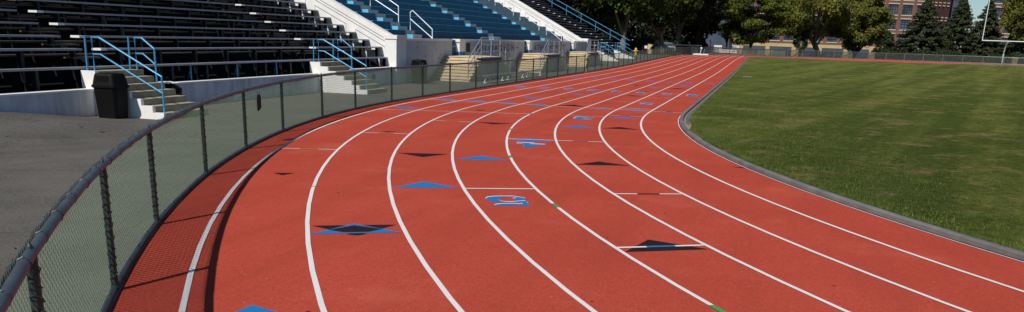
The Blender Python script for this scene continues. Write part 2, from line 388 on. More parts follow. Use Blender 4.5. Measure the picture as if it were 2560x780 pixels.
# track surface
mb=MB(); strip(mb,0,LS,-.02,9.08,.014,2,3); strip(mb,LS,TOT,-.02,9.08,.014,1.2,3)
track=mb.build('running_track',M['track'],None,kind='structure')
mb=MB()
n=26
for i in range(n):
    a,b=Y1-6+50*i/n,Y1-6+50*(i+1)/n
    mb.face([(XI-9.08,a,zr(0,a)+.0105),(XI+2.0,a,zr(0,a)+.0105),(XI+2.0,b,zr(0,b)+.0105),(XI-9.08,b,zr(0,b)+.0105)])
mb.build('sprint_chute',M['track'],track)
for k in range(0,9):
    mb=MB(); w=.05 if k else .02
    oc=k*LW-.025 if k else .034
    strip(mb,-PI*R0,LS+PI*R0,oc-w/2,oc+w/2,.0205,.9)
    if k:
        for i in range(13):
            a,b=Y1+i*3.,Y1+(i+1)*3.; x=XI-oc
            mb.face([(x+.03,a,zr(x,a)+.0208),(x-.03,a,zr(x,a)+.0208),(x-.03,b,zr(x,b)+.0208),(x+.03,b,zr(x,b)+.0208)])
    mb.build('lane_line',M['white_line'],track)
def cross(s0,s1,oa,ob,mat,w=.05,z=.0192):
    mb=MB(); n=max(1,int(abs(ob-oa)/.4))
    for i in range(n):
        p=oa+(ob-oa)*i/n; q=oa+(ob-oa)*(i+1)/n; sa=s0+(s1-s0)*i/n; sb=s0+(s1-s0)*(i+1)/n
        mb.face([path(sa-w/2,p,z),path(sa+w/2,p,z),path(sb+w/2,q,z),path(sb-w/2,q,z)])
    return mb.build('stagger_line',mat,track)
def lane(n): return (n-1)*LW+.0,n*LW-.05
for n_,s_,mid in ((8,-11.19,'yellow_mid'),(7,-8.68,'yellow_mid'),(6,-5.88,'yellow_mid'),(5,-14.65,None),(4,-8.9,None),(3,-8.89,'faded_blue'),(3,-15.0,'black_paint'),(4,-17.97,'blue_paint'),(3,-2.72,'yellow_mid'),(2,.85,None),(2,7.28,'yellow_mid')):
    a,b=lane(n_); d=(b-a)/3; w=.05 if mid!='yellow_mid' else .035
    cross(s_,s_,a,b,M['white_line'],w)
    if mid: cross(s_,s_,a+d,a+2*d,M[mid],w+.004,.0198)
cross(-2.16,-2.16,1.75,2.1,M['white_line'],.035); cross(-2.16,-2.16,1.08,1.44,M['white_line'],.035)
cross(-3.80,-3.0,8.53,4.28,M['white_line'],.035); cross(3.9,4.2,3.17,1.12,M['faded_line'],.035)
cross(.1,.1,8.55,.05,M['white_line'],.05); cross(11.3,10.6,8.55,.06,M['faded_line'],.04); cross(8.6,8.7,8.55,.06,M['faded_line'],.04)
def tri(n_,s,tip,mat,hw=None,z=.0168,name='exchange_triangle'):
    c=(n_-.5)*LW-.02; h=hw or .46; mb=MB()
    # keep it on the surface of the arc: split along the width
    def S(o): return s+(tip-s)*(1-abs(o)/h)
    m=4
    for i in range(-m,m):
        a,b=h*i/m,h*(i+1)/m
        pts=[path(s,c+a,z),path(s,c+b,z)]
        if abs(b)<h-1e-6: pts.append(path(S(b),c+b,z))
        if abs(a)<h-1e-6: pts.append(path(S(a),c+a,z))
        if len(pts)>=3: mb.face(pts)
    return mb.build(name,mat,track)
B,K=M['blue_paint'],M['black_paint']
for n_,s,t_,m_,h in ((6,-14.6,-14.13,B,.47),(5,-11.95,-11.48,B,.49),(4,-9.16,-8.62,B,.49),(3,-6.06,-5.54,B,.47),(2,-2.99,-2.5,B,.46),(8,-19.72,-19.23,B,.49),
    (8,.16,.80,B,.42),(7,.14,.78,B,.46),(6,.15,.80,B,.40),(5,.03,.79,B,.44),(4,.4,1.10,K,.49),(3,.03,.60,B,.40),(2,0.,.62,B,.44),(1,-.1,.40,B,.2),
    (3,-12.28,-11.84,K,.50),(2,-5.98,-5.46,K,.47),(4,-18.14,-17.66,K,.49),
    (6,-11.37,-11.8,K,.47),(8,-13.57,-13.76,K,.17),(7,-8.32,-8.48,K,.18),(5,-5.75,-6.14,K,.46),(8,-2.8,-3.30,B,.44),(6,-2.5,-2.74,K,.17),
    (6,3.75,3.10,B,.42),(5,7.3,6.8,B,.40),(5,4.2,3.9,K,.16),(3,7.8,7.3,K,.37),(3,14.9,14.2,B,.40),(2,18.35,17.5,B,.42),(2,15.15,14.4,K,.45),(1,.0,.45,K,.2),(4,16.5,15.9,K,.2),(3,10.9,11.3,K,.25)):
    tri(n_,s,t_,m_,h)
for n_ in range(1,9): tri(n_,21.5,22.4,M['faded_blue'],.44)
tri(7,-16.77,-17.22,K,.48); tri(7,-17.13,-16.70,B,.50,.0178)
mb=MB(); c7=6.5*LW-.02; mb.face([path(-17.085,c7+.14,.0186),path(-16.97,c7+.30,.0186),path(-16.785,c7,.0186),path(-16.97,c7-.30,.0186),path(-17.085,c7-.14,.0186)]); mb.build('exchange_diamond',K,track)
mb=MB(); mb.face([path(-17.16,c7-.12,.0186),path(-17.16,c7+.12,.0186),path(-17.22,c7,.0186)]); mb.build('exchange_diamond',K,track)
mb=MB(); mb.face([path(-12.15,.26,.0168),path(-12.15,.06,.0168),path(-12.32,.06,.0168)]); mb.build('exchange_triangle',K,track)
for s in (-7.09,-11.52,-15.82,-2.96,-20.0):
    mb=MB(); strip(mb,s-.13,s+.13,4.228,4.282,.0212,.09); mb.build('green_tick',M['green_paint'],track)
mb=MB(); strip(mb,-14.6,-14.57,7.44,7.49,.0212,.03); mb.build('black_tick',K,track)
def text_tris(body,offset=0.0,res=4):
    cu=bpy.data.curves.new('txt','FONT'); cu.body=body; cu.size=1; cu.offset=offset; cu.resolution_u=res; cu.dimensions='2D'; cu.fill_mode='BOTH'
    ob=bpy.data.objects.new('txt',cu); C.objects.link(ob); bpy.context.view_layer.update()
    me=bpy.data.meshes.new_from_object(ob.evaluated_get(bpy.context.evaluated_depsgraph_get()))
    V=[tuple(v.co) for v in me.vertices]; F=[tuple(p.vertices) for p in me.polygons]
    bpy.data.objects.remove(ob); bpy.data.curves.remove(cu); bpy.data.meshes.remove(me)
    x0=min(v[0] for v in V); x1=max(v[0] for v in V); y0=min(v[1] for v in V); y1=max(v[1] for v in V)
    return [((v[0]-x0)/(x1-x0)-.5,(v[1]-y0)/(y1-y0)-.5) for v in V],F
def number(d,s,o,W,H,faded=False):
    V,F=text_tris(d,.035)
    rt=None
    for dx,dy,z,m_ in ((.035,-.045,.0160,M['white_line']),(0,0,.0172,M['blue_paint'] if not faded else M['blue_paint'])):
        mb=MB(); mb.v=[path(s-(y*H+dy*H/.7),o+x*W+dx*W/.7,z) for x,y in V]; mb.f=F; mb.uv=[None]*len(F); mb.mi=[0]*len(F)
        x=mb.build('lane_number' if rt is None else 'number_fill',m_,track if rt is None else rt)
        if rt is None: rt=x
for n_ in range(1,9): number(str(n_),10.0,(n_-.5)*LW-.03,.46,1.0,True)
FIVE= [(-15.338, 5.112), (-15.244, 5.06), (-15.199, 4.958), (-15.189, 4.819), (-15.195, 4.69), (-15.26, 4.603), (-15.331, 4.553), (-15.382, 4.547), (-15.422, 4.569), (-15.45, 4.618), (-15.45, 4.685), (-15.407, 4.717), (-15.345, 4.727), (-15.317, 4.701), (-15.297, 4.656), (-15.27, 4.697), (-15.251, 4.787), (-15.26, 4.858), (-15.304, 4.916), (-15.359, 4.946), (-15.445, 4.949), (-15.511, 4.93), (-15.546, 4.894), (-15.565, 4.805), (-15.549, 4.729), (-15.513, 4.675), (-15.493, 4.586), (-15.639, 4.589), (-15.832, 4.598), (-15.816, 4.7), (-15.793, 4.821), (-15.797, 4.969), (-15.809, 5.076), (-15.77, 5.076), (-15.715, 5.023), (-15.68, 4.947), (-15.675, 4.844), (-15.698, 4.678), (-15.682, 4.67), (-15.596, 4.666), (-15.616, 4.733), (-15.62, 4.858), (-15.598, 4.979), (-15.544, 5.06), (-15.455, 5.11)]
FIVEW= [(-15.299, 5.112), (-15.205, 5.061), (-15.16, 4.959), (-15.15, 4.82), (-15.155, 4.69), (-15.221, 4.604), (-15.291, 4.553), (-15.342, 4.548), (-15.386, 4.561), (-15.41, 4.619), (-15.411, 4.686), (-15.368, 4.718), (-15.313, 4.732), (-15.278, 4.701), (-15.257, 4.657), (-15.23, 4.698), (-15.212, 4.788), (-15.221, 4.859), (-15.265, 4.916), (-15.32, 4.947), (-15.406, 4.95), (-15.472, 4.931), (-15.519, 4.89), (-15.526, 4.805), (-15.518, 4.734), (-15.478, 4.667), (-15.453, 4.587), (-15.603, 4.581), (-15.8, 4.602), (-15.777, 4.7), (-15.761, 4.826), (-15.758, 4.969), (-15.774, 5.067), (-15.742, 5.072), (-15.676, 5.023), (-15.644, 4.938), (-15.636, 4.844), (-15.659, 4.679), (-15.643, 4.67), (-15.556, 4.666), (-15.577, 4.733), (-15.581, 4.858), (-15.57, 4.974), (-15.505, 5.06), (-15.416, 5.111)]
FOUR= [(-9.443, 4.041), (-9.467, 3.654), (-9.522, 3.66), (-9.552, 3.764), (-9.609, 3.761), (-9.626, 3.444), (-9.727, 3.455), (-9.787, 3.548), (-10.091, 3.784), (-10.138, 3.852), (-10.131, 3.913), (-9.691, 3.912), (-9.687, 4.036), (-9.593, 4.037), (-9.56, 3.912), (-9.495, 3.912), (-9.489, 4.045)]
FOURW= [(-9.35, 4.043), (-9.373, 3.655), (-9.428, 3.662), (-9.458, 3.765), (-9.515, 3.762), (-9.54, 3.448), (-9.634, 3.446), (-9.695, 3.539), (-10.006, 3.787), (-10.053, 3.855), (-10.046, 3.915), (-9.597, 3.913), (-9.602, 4.04), (-9.5, 4.038), (-9.475, 3.916), (-9.401, 3.913), (-9.395, 4.047)]
for fw,fb in ((FIVEW,FIVE),(FOURW,FOUR)):
    mb=MB(); mb.face([path(a,b,.0160) for a,b in fw]); q=mb.build('lane_number',M['white_line'],track)
    mb=MB(); mb.face([path(a,b,.0172) for a,b in fb]); mb.build('number_fill',M['blue_paint'],q)
number('3',-3.5,2.65,.55,.85); number('2',3.3,1.6,.5,.95)
# kerb rail, drain cover, sand edge, infield
mb=MB()
prof=[(.004,.0),(.004,.058),(-.012,.074),(-.088,.074),(-.10,.062),(-.10,.0)]
nseg=int(TOT/1.0)
for i in range(nseg):
    a,b=TOT*i/nseg,TOT*(i+1)/nseg
    for (o1,z1),(o2,z2) in zip(prof,prof[1:]):
        mb.face([path(a,o1,z1+.02),path(b,o1,z1+.02),path(b,o2,z2+.02),path(a,o2,z2+.02)])
mb.build('kerb_rail',M['kerb'],None,kind='structure')
mb=MB(); strip(mb,0,TOT,.004,.020,.0245,1.2); mb.build('kerb_shadow_line',M['dark'],bpy.data.objects['kerb_rail'])  # flat dark strip painted as the shadow line at the foot of the rail
mb=MB(); strip(mb,-4,LS+PI*R0,-.165,-.285,.040,1.2); mb.build('drain_cover',M['cover'],None,kind='structure')
mb=MB(); strip(mb,0,TOT,-.03,-.52,.026,.5,2,zb=.036); mb.build('sand_edge',M['sand'],None,kind='structure')
mb=MB()
offs=[-.30,-.5,-.8,-1.2,-2,-3.5,-6,-9,-13,-18,-23,-28,-33,-34.15]
def crown(o): return .050+.05*sm((-o-1)/22.)
ss=[TOT*i/420 for i in range(421)]
random.seed(3); edge=[random.uniform(-.06,.08) for _ in ss]; edge[-1]=edge[0]
idx={}
for i,s in enumerate(ss):
    for j,o in enumerate(offs):
        oo=o+(edge[i]*1.2+(.10 if s>TOT-PI*R0+3 and s<TOT-4 else 0) if j==0 else 0)
        x,y,z=path(s,oo); mb.v.append((x,y,z+(crown(o) if j else .040)))
for i in range(420):
    for j in range(len(offs)-1):
        a=i*len(offs)+j; mb.f.append((a,a+len(offs),a+len(offs)+1,a+1)); mb.uv.append(None); mb.mi.append(0)
mb.build('infield_grass',M['grass'],None,smooth=True,kind='structure')
# grass blades (uncountable)
rng=np.random.default_rng(5)
def blades(name,n,s0,s1,oa,ob,pw,hmin,hmax,wd):
    s=rng.uniform(s0,s1,n); o=-(oa+(ob-oa)*rng.uniform(0,1,n)**pw)
    V=np.zeros((n,3,3))
    for i in range(n):
        x,y,z=path(s[i],o[i]); z+=crown(o[i])-.01
        a=rng.uniform(0,2*PI); h=rng.uniform(hmin,hmax)*(1.5 if rng.uniform()<.06 else 1); l=rng.uniform(-.5,.5)*h; b2=rng.uniform(0,2*PI)
        dx,dy=math.cos(a)*wd,math.sin(a)*wd
        V[i,0]=(x-dx,y-dy,z); V[i,1]=(x+dx,y+dy,z); V[i,2]=(x+l*math.cos(b2),y+l*math.sin(b2),z+h)
    me=bpy.data.meshes.new(name); me.vertices.add(3*n); me.vertices.foreach_set('co',V.reshape(-1)); me.loops.add(3*n); me.loops.foreach_set('vertex_index',np.arange(3*n))
    me.polygons.add(n); me.polygons.foreach_set('loop_start',np.arange(n)*3); me.update(); me.validate(); me.materials.append(M['blades'])
    link(name,me,None,'green and straw grass blades growing along the inside of the kerb','grass',None,'stuff')
blades('edge_grass',75000,-27,60,.30,4.0,2.6,.012,.06,.007)
mb=MB(); strip(mb,-60,LS+30,9.07,9.14,.022,1.5)
mb.build('concrete_edging',M['edging'],None,kind='structure')
# ------------------------------------------------------------------ trackside fence
FO=9.10; FH=1.06
near=[-38.6,-35.7,-32.8,-29.8,-26.8,-23.9,-21.11,-18.74,-16.64,-13.83,-11.36,-8.97,-6.33,-4.05,-1.5,.92,3.76,6.95,10.08,13.28,16.48,19.54,22.23,24.95,27.42,30.15]
after=[31.3+i*2.62 for i in range(35)]
fence=thing('chain_link_fence',path(0,FO),'waist high chain link fence with greenish wind screen curving along the outer lane','fence')
def fence_run(root,posts,o,h,mr,mp,ml,r=.03,detail=True,zoff=.02):
    for i,s in enumerate(posts):
        mb=MB(); x,y,z=path(s,o)
        tall=.10 if s in (-38.6,) or abs(s-.92)<.01 or i==len(posts)-1 else .0
        mb.tube([(x,y,z-.02),(x,y,z+h+tall)],r*.95,8)
        if detail:
            # knuckled edge of the wire wrapped round the post
            for q in range(int(h/.085)):
                zz=z+.06+q*.085
                mb.tube([(x+.034*math.cos(t)*1.1,y+.034*math.sin(t)*1.1,zz+.03*math.sin(t+q)) for t in [k*PI/3 for k in range(7)]],.0035,4,False)
            mb.lathe((x,y,z+h+.025),[(.008,0),(.018,.004),(.016,.014),(.006,.03),(.003,.04)],8)
        mb.build('post',mp,root,smooth=False)
    for i in range(len(posts)-1):
        a,b=posts[i],posts[i+1]
        mb=MB(); A,Bp=path(a,o+.03),path(b,o+.03); ln=math.dist(A,Bp)
        mb.face([(A[0],A[1],A[2]+zoff),(Bp[0],Bp[1],Bp[2]+zoff),(Bp[0],Bp[1],Bp[2]+h),(A[0],A[1],A[2]+h)],[(a,0),(a+ln,0),(a+ln,h),(a,h)])
        mb.build('mesh_panel',ml,root)
    for hh,nm in ((h,'top_rail'),(.05,'bottom_rail')):
        mb=MB(); pts=[]
        for i in range(len(posts)-1):
            a,b=posts[i],posts[i+1]; k=3 if detail else 1
            for q in range(k): 
                s=a+(b-a)*q/k; p=path(s,o); pts.append((p[0],p[1],p[2]+hh))
        p=path(posts[-1],o); pts.append((p[0],p[1],p[2]+hh)); mb.tube(pts,r if hh>.5 else r*.8,10 if detail else 6)
        top=mb.build(nm,mr,root,smooth=True)
        if detail:
            s=-24.5
            while s<8:
                mb=MB()
                p=path(s,o); q=path(s+.01,o); T=(Vector(q)-Vector(p)).normalized(); U=T.cross(Vector((0,0,1))).normalized()
                pts=[tuple(Vector((p[0],p[1],p[2]+hh))+ (U*math.cos(t)+Vector((0,0,1))*math.sin(t))*(r*1.12 if hh>.5 else r*.95)+T*.012*math.sin(t)) for t in [k*PI/4 for k in range(9)]]
                mb.tube(pts,.0035,4,False); s+=.46
                mb.build('tie_wire',M['wire'],top)
fence_run(fence,near,FO,FH,M['rail'],M['post'],M['link'])
# barbed knuckles that stand up along the top of the near mesh
mb=MB(); random.seed(11); s=-27.
while s<-8:
    p=path(s,FO+.045); q=path(s+.03,FO+.045)
    mb.tube([(p[0],p[1],p[2]+FH-.02),((p[0]+q[0])/2,(p[1]+q[1])/2,p[2]+FH+.022+random.uniform(-.008,.008)),(q[0],q[1],q[2]+FH-.02)],.0035,4,False); s+=.042
mb.build('wire_edge',M['post'],fence)
gate=thing('gate_fence_run',path(31.3,FO),'far straight run of screened chain link fence beyond the gate post','fence')
fence_run(gate,after,FO,FH,M['rail'],M['post'],M['link'],detail=False)
g=thing('fence_gate_latch',path(30.7,FO),'narrow gate gap with chain and latch between the two fence runs','gate')
mb=MB(); x,y,z=path(30.7,FO)
mb.tube([(x,y-.52,z+.3),(x,y+.5,z+.3)],.02,6); mb.tube([(x,y-.52,z+.8),(x,y+.5,z+.8)],.02,6); mb.build('hinge_bar',M['post'],g)
mb=MB(); mb.box(x+.02,x+.06,y-.1,y+.12,z+.72,z+.92); mb.tube([(x+.03,y+t*.5-.25,z+.72-.12*math.sin(PI*t)) for t in [k/6 for k in range(7)]],.012,5); mb.build('latch',M['post'],g)
# dark plaque hanging on the mesh
pl=thing('hanging_plaque',path(-10.55,FO-.03),'small dark plaque with rounded top wired to the fence mesh','plaque')
p=path(-10.55,FO-.04); q=path(-10.30,FO-.04)
mb=MB(); pts=[]
T=(Vector(q)-Vector(p)); T.z=0; T.normalize(); Nn=Vector((-T.y,T.x,0))
prof=[(-.11,.62),(.11,.66),(.12,.78),(.13,.80),(.12,.86),(.06,.92),(-.06,.92),(-.12,.84),(-.13,.79),(-.11,.77)]
f1=[tuple(Vector(p)+T*a+Vector((0,0,b))+Nn*.012) for a,b in prof]; f2=[tuple(Vector(v)-Nn*.024) for v in f1]
mb.face(f1); mb.face(f2[::-1])
for i in range(len(f1)): j=(i+1)%len(f1); mb.face([f1[i],f2[i],f2[j],f1[j]])
mb.build('plate',M['binblack'],pl)
mb=MB()
for a in (-.08,.08): mb.tube([tuple(Vector(p)+T*a+Vector((0,0,.90))),tuple(Vector(p)+T*a*.8+Vector((0,0,.97)))],.006,4)
mb.build('wire_tie',M['wire'],pl)
# ------------------------------------------------------------------ low front walls
def lowwall(y0,y1,z1,label):
    t=thing('low_wall',(-15.4,(y0+y1)/2,0),label,'wall')
    MB().box(-15.56,-15.30,y0,y1,-.1,z1-.04).build('wall',M['low_wall'],t)
    MB().box(-15.58,-15.28,y0,y1,z1-.04,z1).build('coping',M['bright_white'],t)
lowwall(2,18.02,.63,'low concrete retaining wall left of the first bleacher stairs')
lowwall(19.85,29.3,.65,'low concrete retaining wall between the two bleacher stairs')
lowwall(31.15,36.45,.72,'low concrete retaining wall between the second stairs and the white pier')
MB().box(-15.3,-15.26,33.87,34.14,.28,.46).build('junction_box',M['frame'],None,label='small dark metal box fixed on the low wall right of second stairs',cat='box')
# ------------------------------------------------------------------ bleachers
def row(k): return (-15.63,1.11) if k==0 else (-15.97-.595*(k-1),1.52+.284*(k-1))
def bleachers(y0,y1,aisles,rows,label,capped,loc):
    t=thing('bleachers',loc,label,'bleachers')
    secs=[]; a=y0
    for (p,q) in aisles: secs.append((a,p)); a=q
    secs.append((a,y1))
    for k in range(rows):
        x,z=row(k)
        for i,(a,b) in enumerate(secs if k else [(y0,y1)]):
            MB().box(x-.26,x,a,b,z-.045,z).build('seat_plank',M['plank'],t)
            if k:
                if i>0 or not capped:
                    cp=MB().box(x-.262,x+.004,a-.004,a+.22,z-.05,z+.004).build('end_cap',M['cap'],t)
    for k in range(1,rows):
        x,z=row(k)
        mb=MB().box(x+.03,x+.31,y0,y1,z-.46,z-.42); mb.build('foot_plank',M['footplank'],t)
    # steps in the aisles (dark planks, every half row)
    for (p,q) in aisles:
        for k in range(1,rows):
            x,z=row(k); MB().box(x-.28,x+.02,p-.35,q-.02,z-.235,z-.20).build('aisle_step',M['footplank'],t)
    # rakers: sloped beams with uprights and seat brackets
    yb=y0+.4
    while yb<y1:
        mb=MB(); xe,ze=row(rows-1)
        mb.prism([(-15.75,.42),(-15.75,.62),(xe-.3,ze-.42),(xe-.3,ze-.62)],'y',yb-.03,yb+.03)
        for k in range(rows):
            x,z=row(k); mb.box(x-.19,x-.07,yb-.045,yb+.045,z-.46 if k else .0,z-.045)
            if k%3==1: mb.box(x-.16,x-.09,yb-.03,yb+.03,0,z-.5)
        mb.build('raker_frame',M['frame'],t); yb+=1.62
    yb=y0+.9
    while yb<y1:
        if all(not(p-1.0<yb<q+1.0) for p,q in aisles):
            mb=MB(); mb.tube([(-15.66,yb,.55),(-15.66,yb,1.07)],.022,6); mb.tube([(-15.7,yb,.9),(-16.05,yb+.25,.1)],.012,5); mb.build('front_strut',M['bluerail'],t)
        yb+=2.35
    # added near-black sheet under the planks, blocks light to keep the inside dark
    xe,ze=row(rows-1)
    MB().prism([(-15.85,.25),(-15.85,.30),(xe-.6,ze-.42),(xe-.6,ze-.47)],'y',y0+.01,y1-.01).build('light_block_sheet',M['dark'],t)
    MB().box(xe-.7,xe-.62,y0,y1,0,ze+1.0).build('light_block_back',M['dark'],t)  # panel added behind the rows to shut out sky light
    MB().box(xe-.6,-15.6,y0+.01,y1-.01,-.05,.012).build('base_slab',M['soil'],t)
    return t
bleachers(5.0,36.42,[(18.55,19.18),(29.92,30.42)],17,'dark plank bleachers left of the white grandstand with two aisles',True,(-15.7,20,0))
fb=bleachers(80.9,104.4,[(86.8,87.4),(97.0,97.6)],19,'distant dark plank bleachers beyond the grandstand with blue side rail',False,(-15.7,92,0))
# blue side rail of the distant bleachers
mb=MB(); xe,ze=row(18)
def rz(x): return 1.95+.477*(-15.2-x)
mb.tube([(-15.2,104.5,rz(-15.2)+.12),(-27.5,104.5,rz(-27.5)+.12)],.035,6); mb.tube([(-15.2,104.5,rz(-15.2)-.42),(-27.5,104.5,rz(-27.5)-.42)],.035,6)
for i in range(7):
    x=-15.75-i*1.75; mb.tube([(x,104.5,rz(x)-.95),(x,104.5,rz(x)+.12)],.035,6)
mb.build('side_rail',M['bluerail'],fb)
# ------------------------------------------------------------------ concrete stairs with blue rails
def stairs(y0,label,zb=0.0):
    t=thing('concrete_stairs',(-14.5,y0+.9,zb),label,'stairs','white cheeked concrete stairs with blue handrails')
    top=1.03; n=7; rise=(top-zb)/n; run=.30; xf=-13.42
    prof=[(xf,zb-.1)]
    for i in range(n): prof+= [(xf-run*i,zb+rise*(i+1)),(xf-run*(i+1) if i<n-1 else -15.62,zb+rise*(i+1))]
    prof+=[(-15.62,zb-.1)]
    # poly in (x,z)
    MB().prism(prof,'y',y0+.10,y0+1.75).build('steps',M['step'],t)
    cp=[(x+.004,z+.012 if z>zb else z) for x,z in prof]
    MB().prism(cp,'y',y0,y0+.10).build('cheek_wall',M['bright_white'],t)
    for yy,lo in ((y0+.14,-13.5),(y0+1.66,-14.78)):
        zl=zb+rise*(1 if lo>-14 else 5); zt=1.80
        zlo = .98 if lo>-14 else 1.55
        mb=MB()
        mb.tube([(-15.33,yy,top),(-15.33,yy,zt),(-15.12,yy,zt),(lo,yy,zlo),(lo,yy,zl)],.024,8)
        mb.tube([(-15.33,yy,zt-.38),(-15.12,yy,zt-.38),(lo,yy,zlo-.38)],.020,8)
        mb.build('handrail',M['bluerail'],t)
        mb=MB(); mb.tube([(-15.52,yy-.02,top),(-15.50,yy-.02,zt+.02)],.022,8); mb.build('back_post',M['bluerail'],t)
    return t
stairs(18.0,'first concrete stairs beside the black trash can')
stairs(29.28,'second concrete stairs with bright white cheek left of white pier')
stairs(86.2,'third concrete stairs just beyond the grandstand',.11)
stairs(96.2,'farthest concrete stairs at end of the distant bleachers',.24)
# ------------------------------------------------------------------ trash cans, bag
def bin_(loc,label,rz):
    t=link('trash_can',None,None,label,'trash can','black domed plastic trash cans'); 
    b=[]
    def rr(w,d,r,z,seg=5):
        pts=[]
        for cx,cy,a0 in ((w-r,d-r,0),(-w+r,d-r,PI/2),(-w+r,-d+r,PI),(w-r,-d+r,3*PI/2)):
            for i in range(seg): a=a0+PI/2*i/(seg-1); pts.append((cx+r*math.cos(a),cy+r*math.sin(a),z))
        return pts
    def loft(rings,name):
        mb=MB(); n=len(rings[0])
        for r in rings: mb.v+=r
        for i in range(len(rings)-1):
            for j in range(n):
                k=(j+1)%n; mb.f.append((i*n+j,i*n+k,(i+1)*n+k,(i+1)*n+j)); mb.uv.append(None); mb.mi.append(0)
        mb.f.append(tuple(range((len(rings)-1)*n,len(rings)*n))); mb.uv.append(None); mb.mi.append(0)
        return mb.build(name,M['binblack'],t)
    body=loft([rr(.24,.24,.08,0),rr(.245,.245,.08,.02),rr(.285,.285,.09,.68),rr(.30,.30,.09,.69),rr(.30,.30,.09,.72)],'body')
    lid=loft([rr(.315,.315,.09,.70),rr(.315,.315,.09,.745),rr(.295,.295,.09,.76),rr(.255,.255,.08,.97),rr(.235,.235,.08,1.01),rr(.16,.16,.06,1.02)],'lid')
    for sgn in (1,-1):
        MB().prism([(-.17,.785),(.17,.785),(.14,.955),(-.14,.955)],'y',sgn*.252,sgn*.283).build('swing_flap',M['binblack'],lid)
    t.location=loc; t.rotation_euler=(0,0,rz); return t
bin_((-14.52,17.64,.02),'black domed trash can standing left of the first concrete stairs',.06)
bin_((-14.62,37.35,.005),'black domed trash can standing against the grandstand wall by the pier',-.2)
tb=thing('trash_bag',(-14.9,20.25,0.3),'black plastic bag with white paper on top beside the first stairs','bag')
mb=MB(); prof=[(.05,.02),(.24,.0),(.31,.14),(.28,.30),(.15,.42),(.05,.45)]
mb.lathe((-14.9,20.3,.25),prof,14,1,1.1)
random.seed(2); mb.v=[(x+random.uniform(-.03,.03),y+random.uniform(-.03,.03),z+random.uniform(-.02,.02)) for x,y,z in mb.v]
mb.build('bag',M['binblack'],tb)
MB().box(-15.12,-14.72,19.9,20.6,.0,.25).build('base_block',M['grey_conc'],tb)
mb=MB(); mb.face([(-15.15,19.9,.69),(-14.75,19.95,.70),(-14.72,20.5,.69),(-15.1,20.6,.72)]); mb.face([(-15.0,19.85,.715),(-14.8,20.0,.725),(-14.95,20.35,.735),(-15.15,20.2,.72)]); mb.build('paper',M['cap'],tb)
# ------------------------------------------------------------------ concrete grandstand
gs=thing('grandstand',(-16,58,0),'white and blue concrete grandstand in the middle of the straight','grandstand')
YA,YB=36.85,79.3
NT=19
aisl=[(39.16,40.3),(51.96,53.08),(64.78,65.85)]
def tx(k): return -16.0-.735*k
def tz(k): return 2.23+.345*k
YT=72.7
for k in range(NT):
    x=tx(k); z0=tz(k)-.8; z1=tz(k)
    for (a,b,m_) in ((37.2,66.0,'tier'),(66.0,YT,'tier_grey')):
        o=MB().box(x-.75,x,a,b,z0,z1).build('seating_tier',M[m_],gs)
        MB().box(x-.75,x+.012,a,b,z1,z1+.018).build('tier_edge',M['tieredge'] if m_=='tier' else M['tier_grey'],o)
    for i,(a,b) in enumerate(aisl):
        # grey riser face and half step whose sunlit side is painted pale blue
        MB().box(x,x+.006,a,b,z1-.34,z1-.002).build('aisle_riser',M['grey_conc'],gs)
        st=MB().box(x+.008,x+.37,a+.01,b,z1-.345,z1-.17).build('aisle_step',M['grey_conc'],gs)
        MB().box(x+.006,x+.374,a,a+.009,z1-.345,z1-.166).build('blue_side',M['paleblue'],st)
MB().box(-16.0,-15.52,37.2,YB,1.0,1.86).build('walkway',M['tier'],gs)
# ramp floor between tiers and far end wall
MB().prism([(-15.55,1.2),(-15.55,1.3),(tx(NT),tz(NT)-1.3),(tx(NT),tz(NT)-1.4)],'y',YT+.01,YB-.01).build('ramp',M['grey_conc'],gs)
# end walls
for (a,b,zt,sl) in ((36.45,36.85,1.95,.493),(YB,YB+.4,1.91,.52)):
    xe=-30; w=MB().prism([(-15.45,-.05),(-15.45,zt),(xe,zt+sl*(-15.45-xe)),(xe,-.05)],'y',a,b).build('end_wall',M['bright_white'],gs)
    # sloped coping and recessed panel outlines
    for d in (.22,.34):
        mb=MB(); mb.tube([(-15.55,a-.002,zt-d),(xe,a-.002,zt-d+sl*(-15.45-xe))],.012,4); mb.build('moulding',M['groove_and_shadow'],w)
    for i in range(5):
        xa=-15.75-i*1.9; xb=xa-1.45; za=zt+sl*(-15.45-xa)-.62; zb2=zt+sl*(-15.45-xb)-.62
        mb=MB(); mb.tube([(xa,a-.003,za),(xb,a-.003,zb2)],.012,4); mb.tube([(xa,a-.003,za),(xa,a-.003,.8)],.008,4); mb.tube([(xb,a-.003,zb2),(xb,a-.003,zb2-1.3)],.008,4); mb.build('panel_groove',M['groove_and_shadow'],w)
for (a,b,z_) in ((36.25,37.33,2.02),(79.2,80.5,2.13)):
    pr=MB().prism([(a-.05,-.05),(b+.05,-.05),(b,z_-.16),(a,z_-.16)],'x',-15.75,-15.22).build('pier',M['bright_white'],gs)
    MB().box(-15.79,-15.18,a-.04,b+.04,z_-.16,z_).build('pier_cap',M['bright_white'],pr)
fronts=[(37.34,43.62),(45.5,57.85),(59.75,72.3),(74.3,79.19)]
for i,(a,b) in enumerate(fronts):
    w=MB().box(-15.52,-15.30,a,b,-.05,1.80).build('front_wall',M['wall_white'],gs)
    MB().box(-15.55,-15.27,a,b,1.80,1.895).build('coping',M['bright_white'],w)
    if i in (1,2):
        rec=MB().box(-15.299,-15.29,a+.35,a+1.0,1.25,1.72).build('wall_grille',M['frame'],w) if i==1 else None
for (a,b) in ((44.62,45.5),(58.95,59.75),(73.3,74.3)):
    p_=MB().box(-15.60,-15.24,a,b,1.28,1.76).build('pillar',M['bright_white'],gs)
    MB().box(-15.60,-15.24,a,b,.0,1.28).build('pillar_base',M['bluepillar'],p_)
    MB().box(-15.64,-15.20,a-.06,b+.06,1.76,1.90).build('pillar_cap',M['bright_white'],p_)
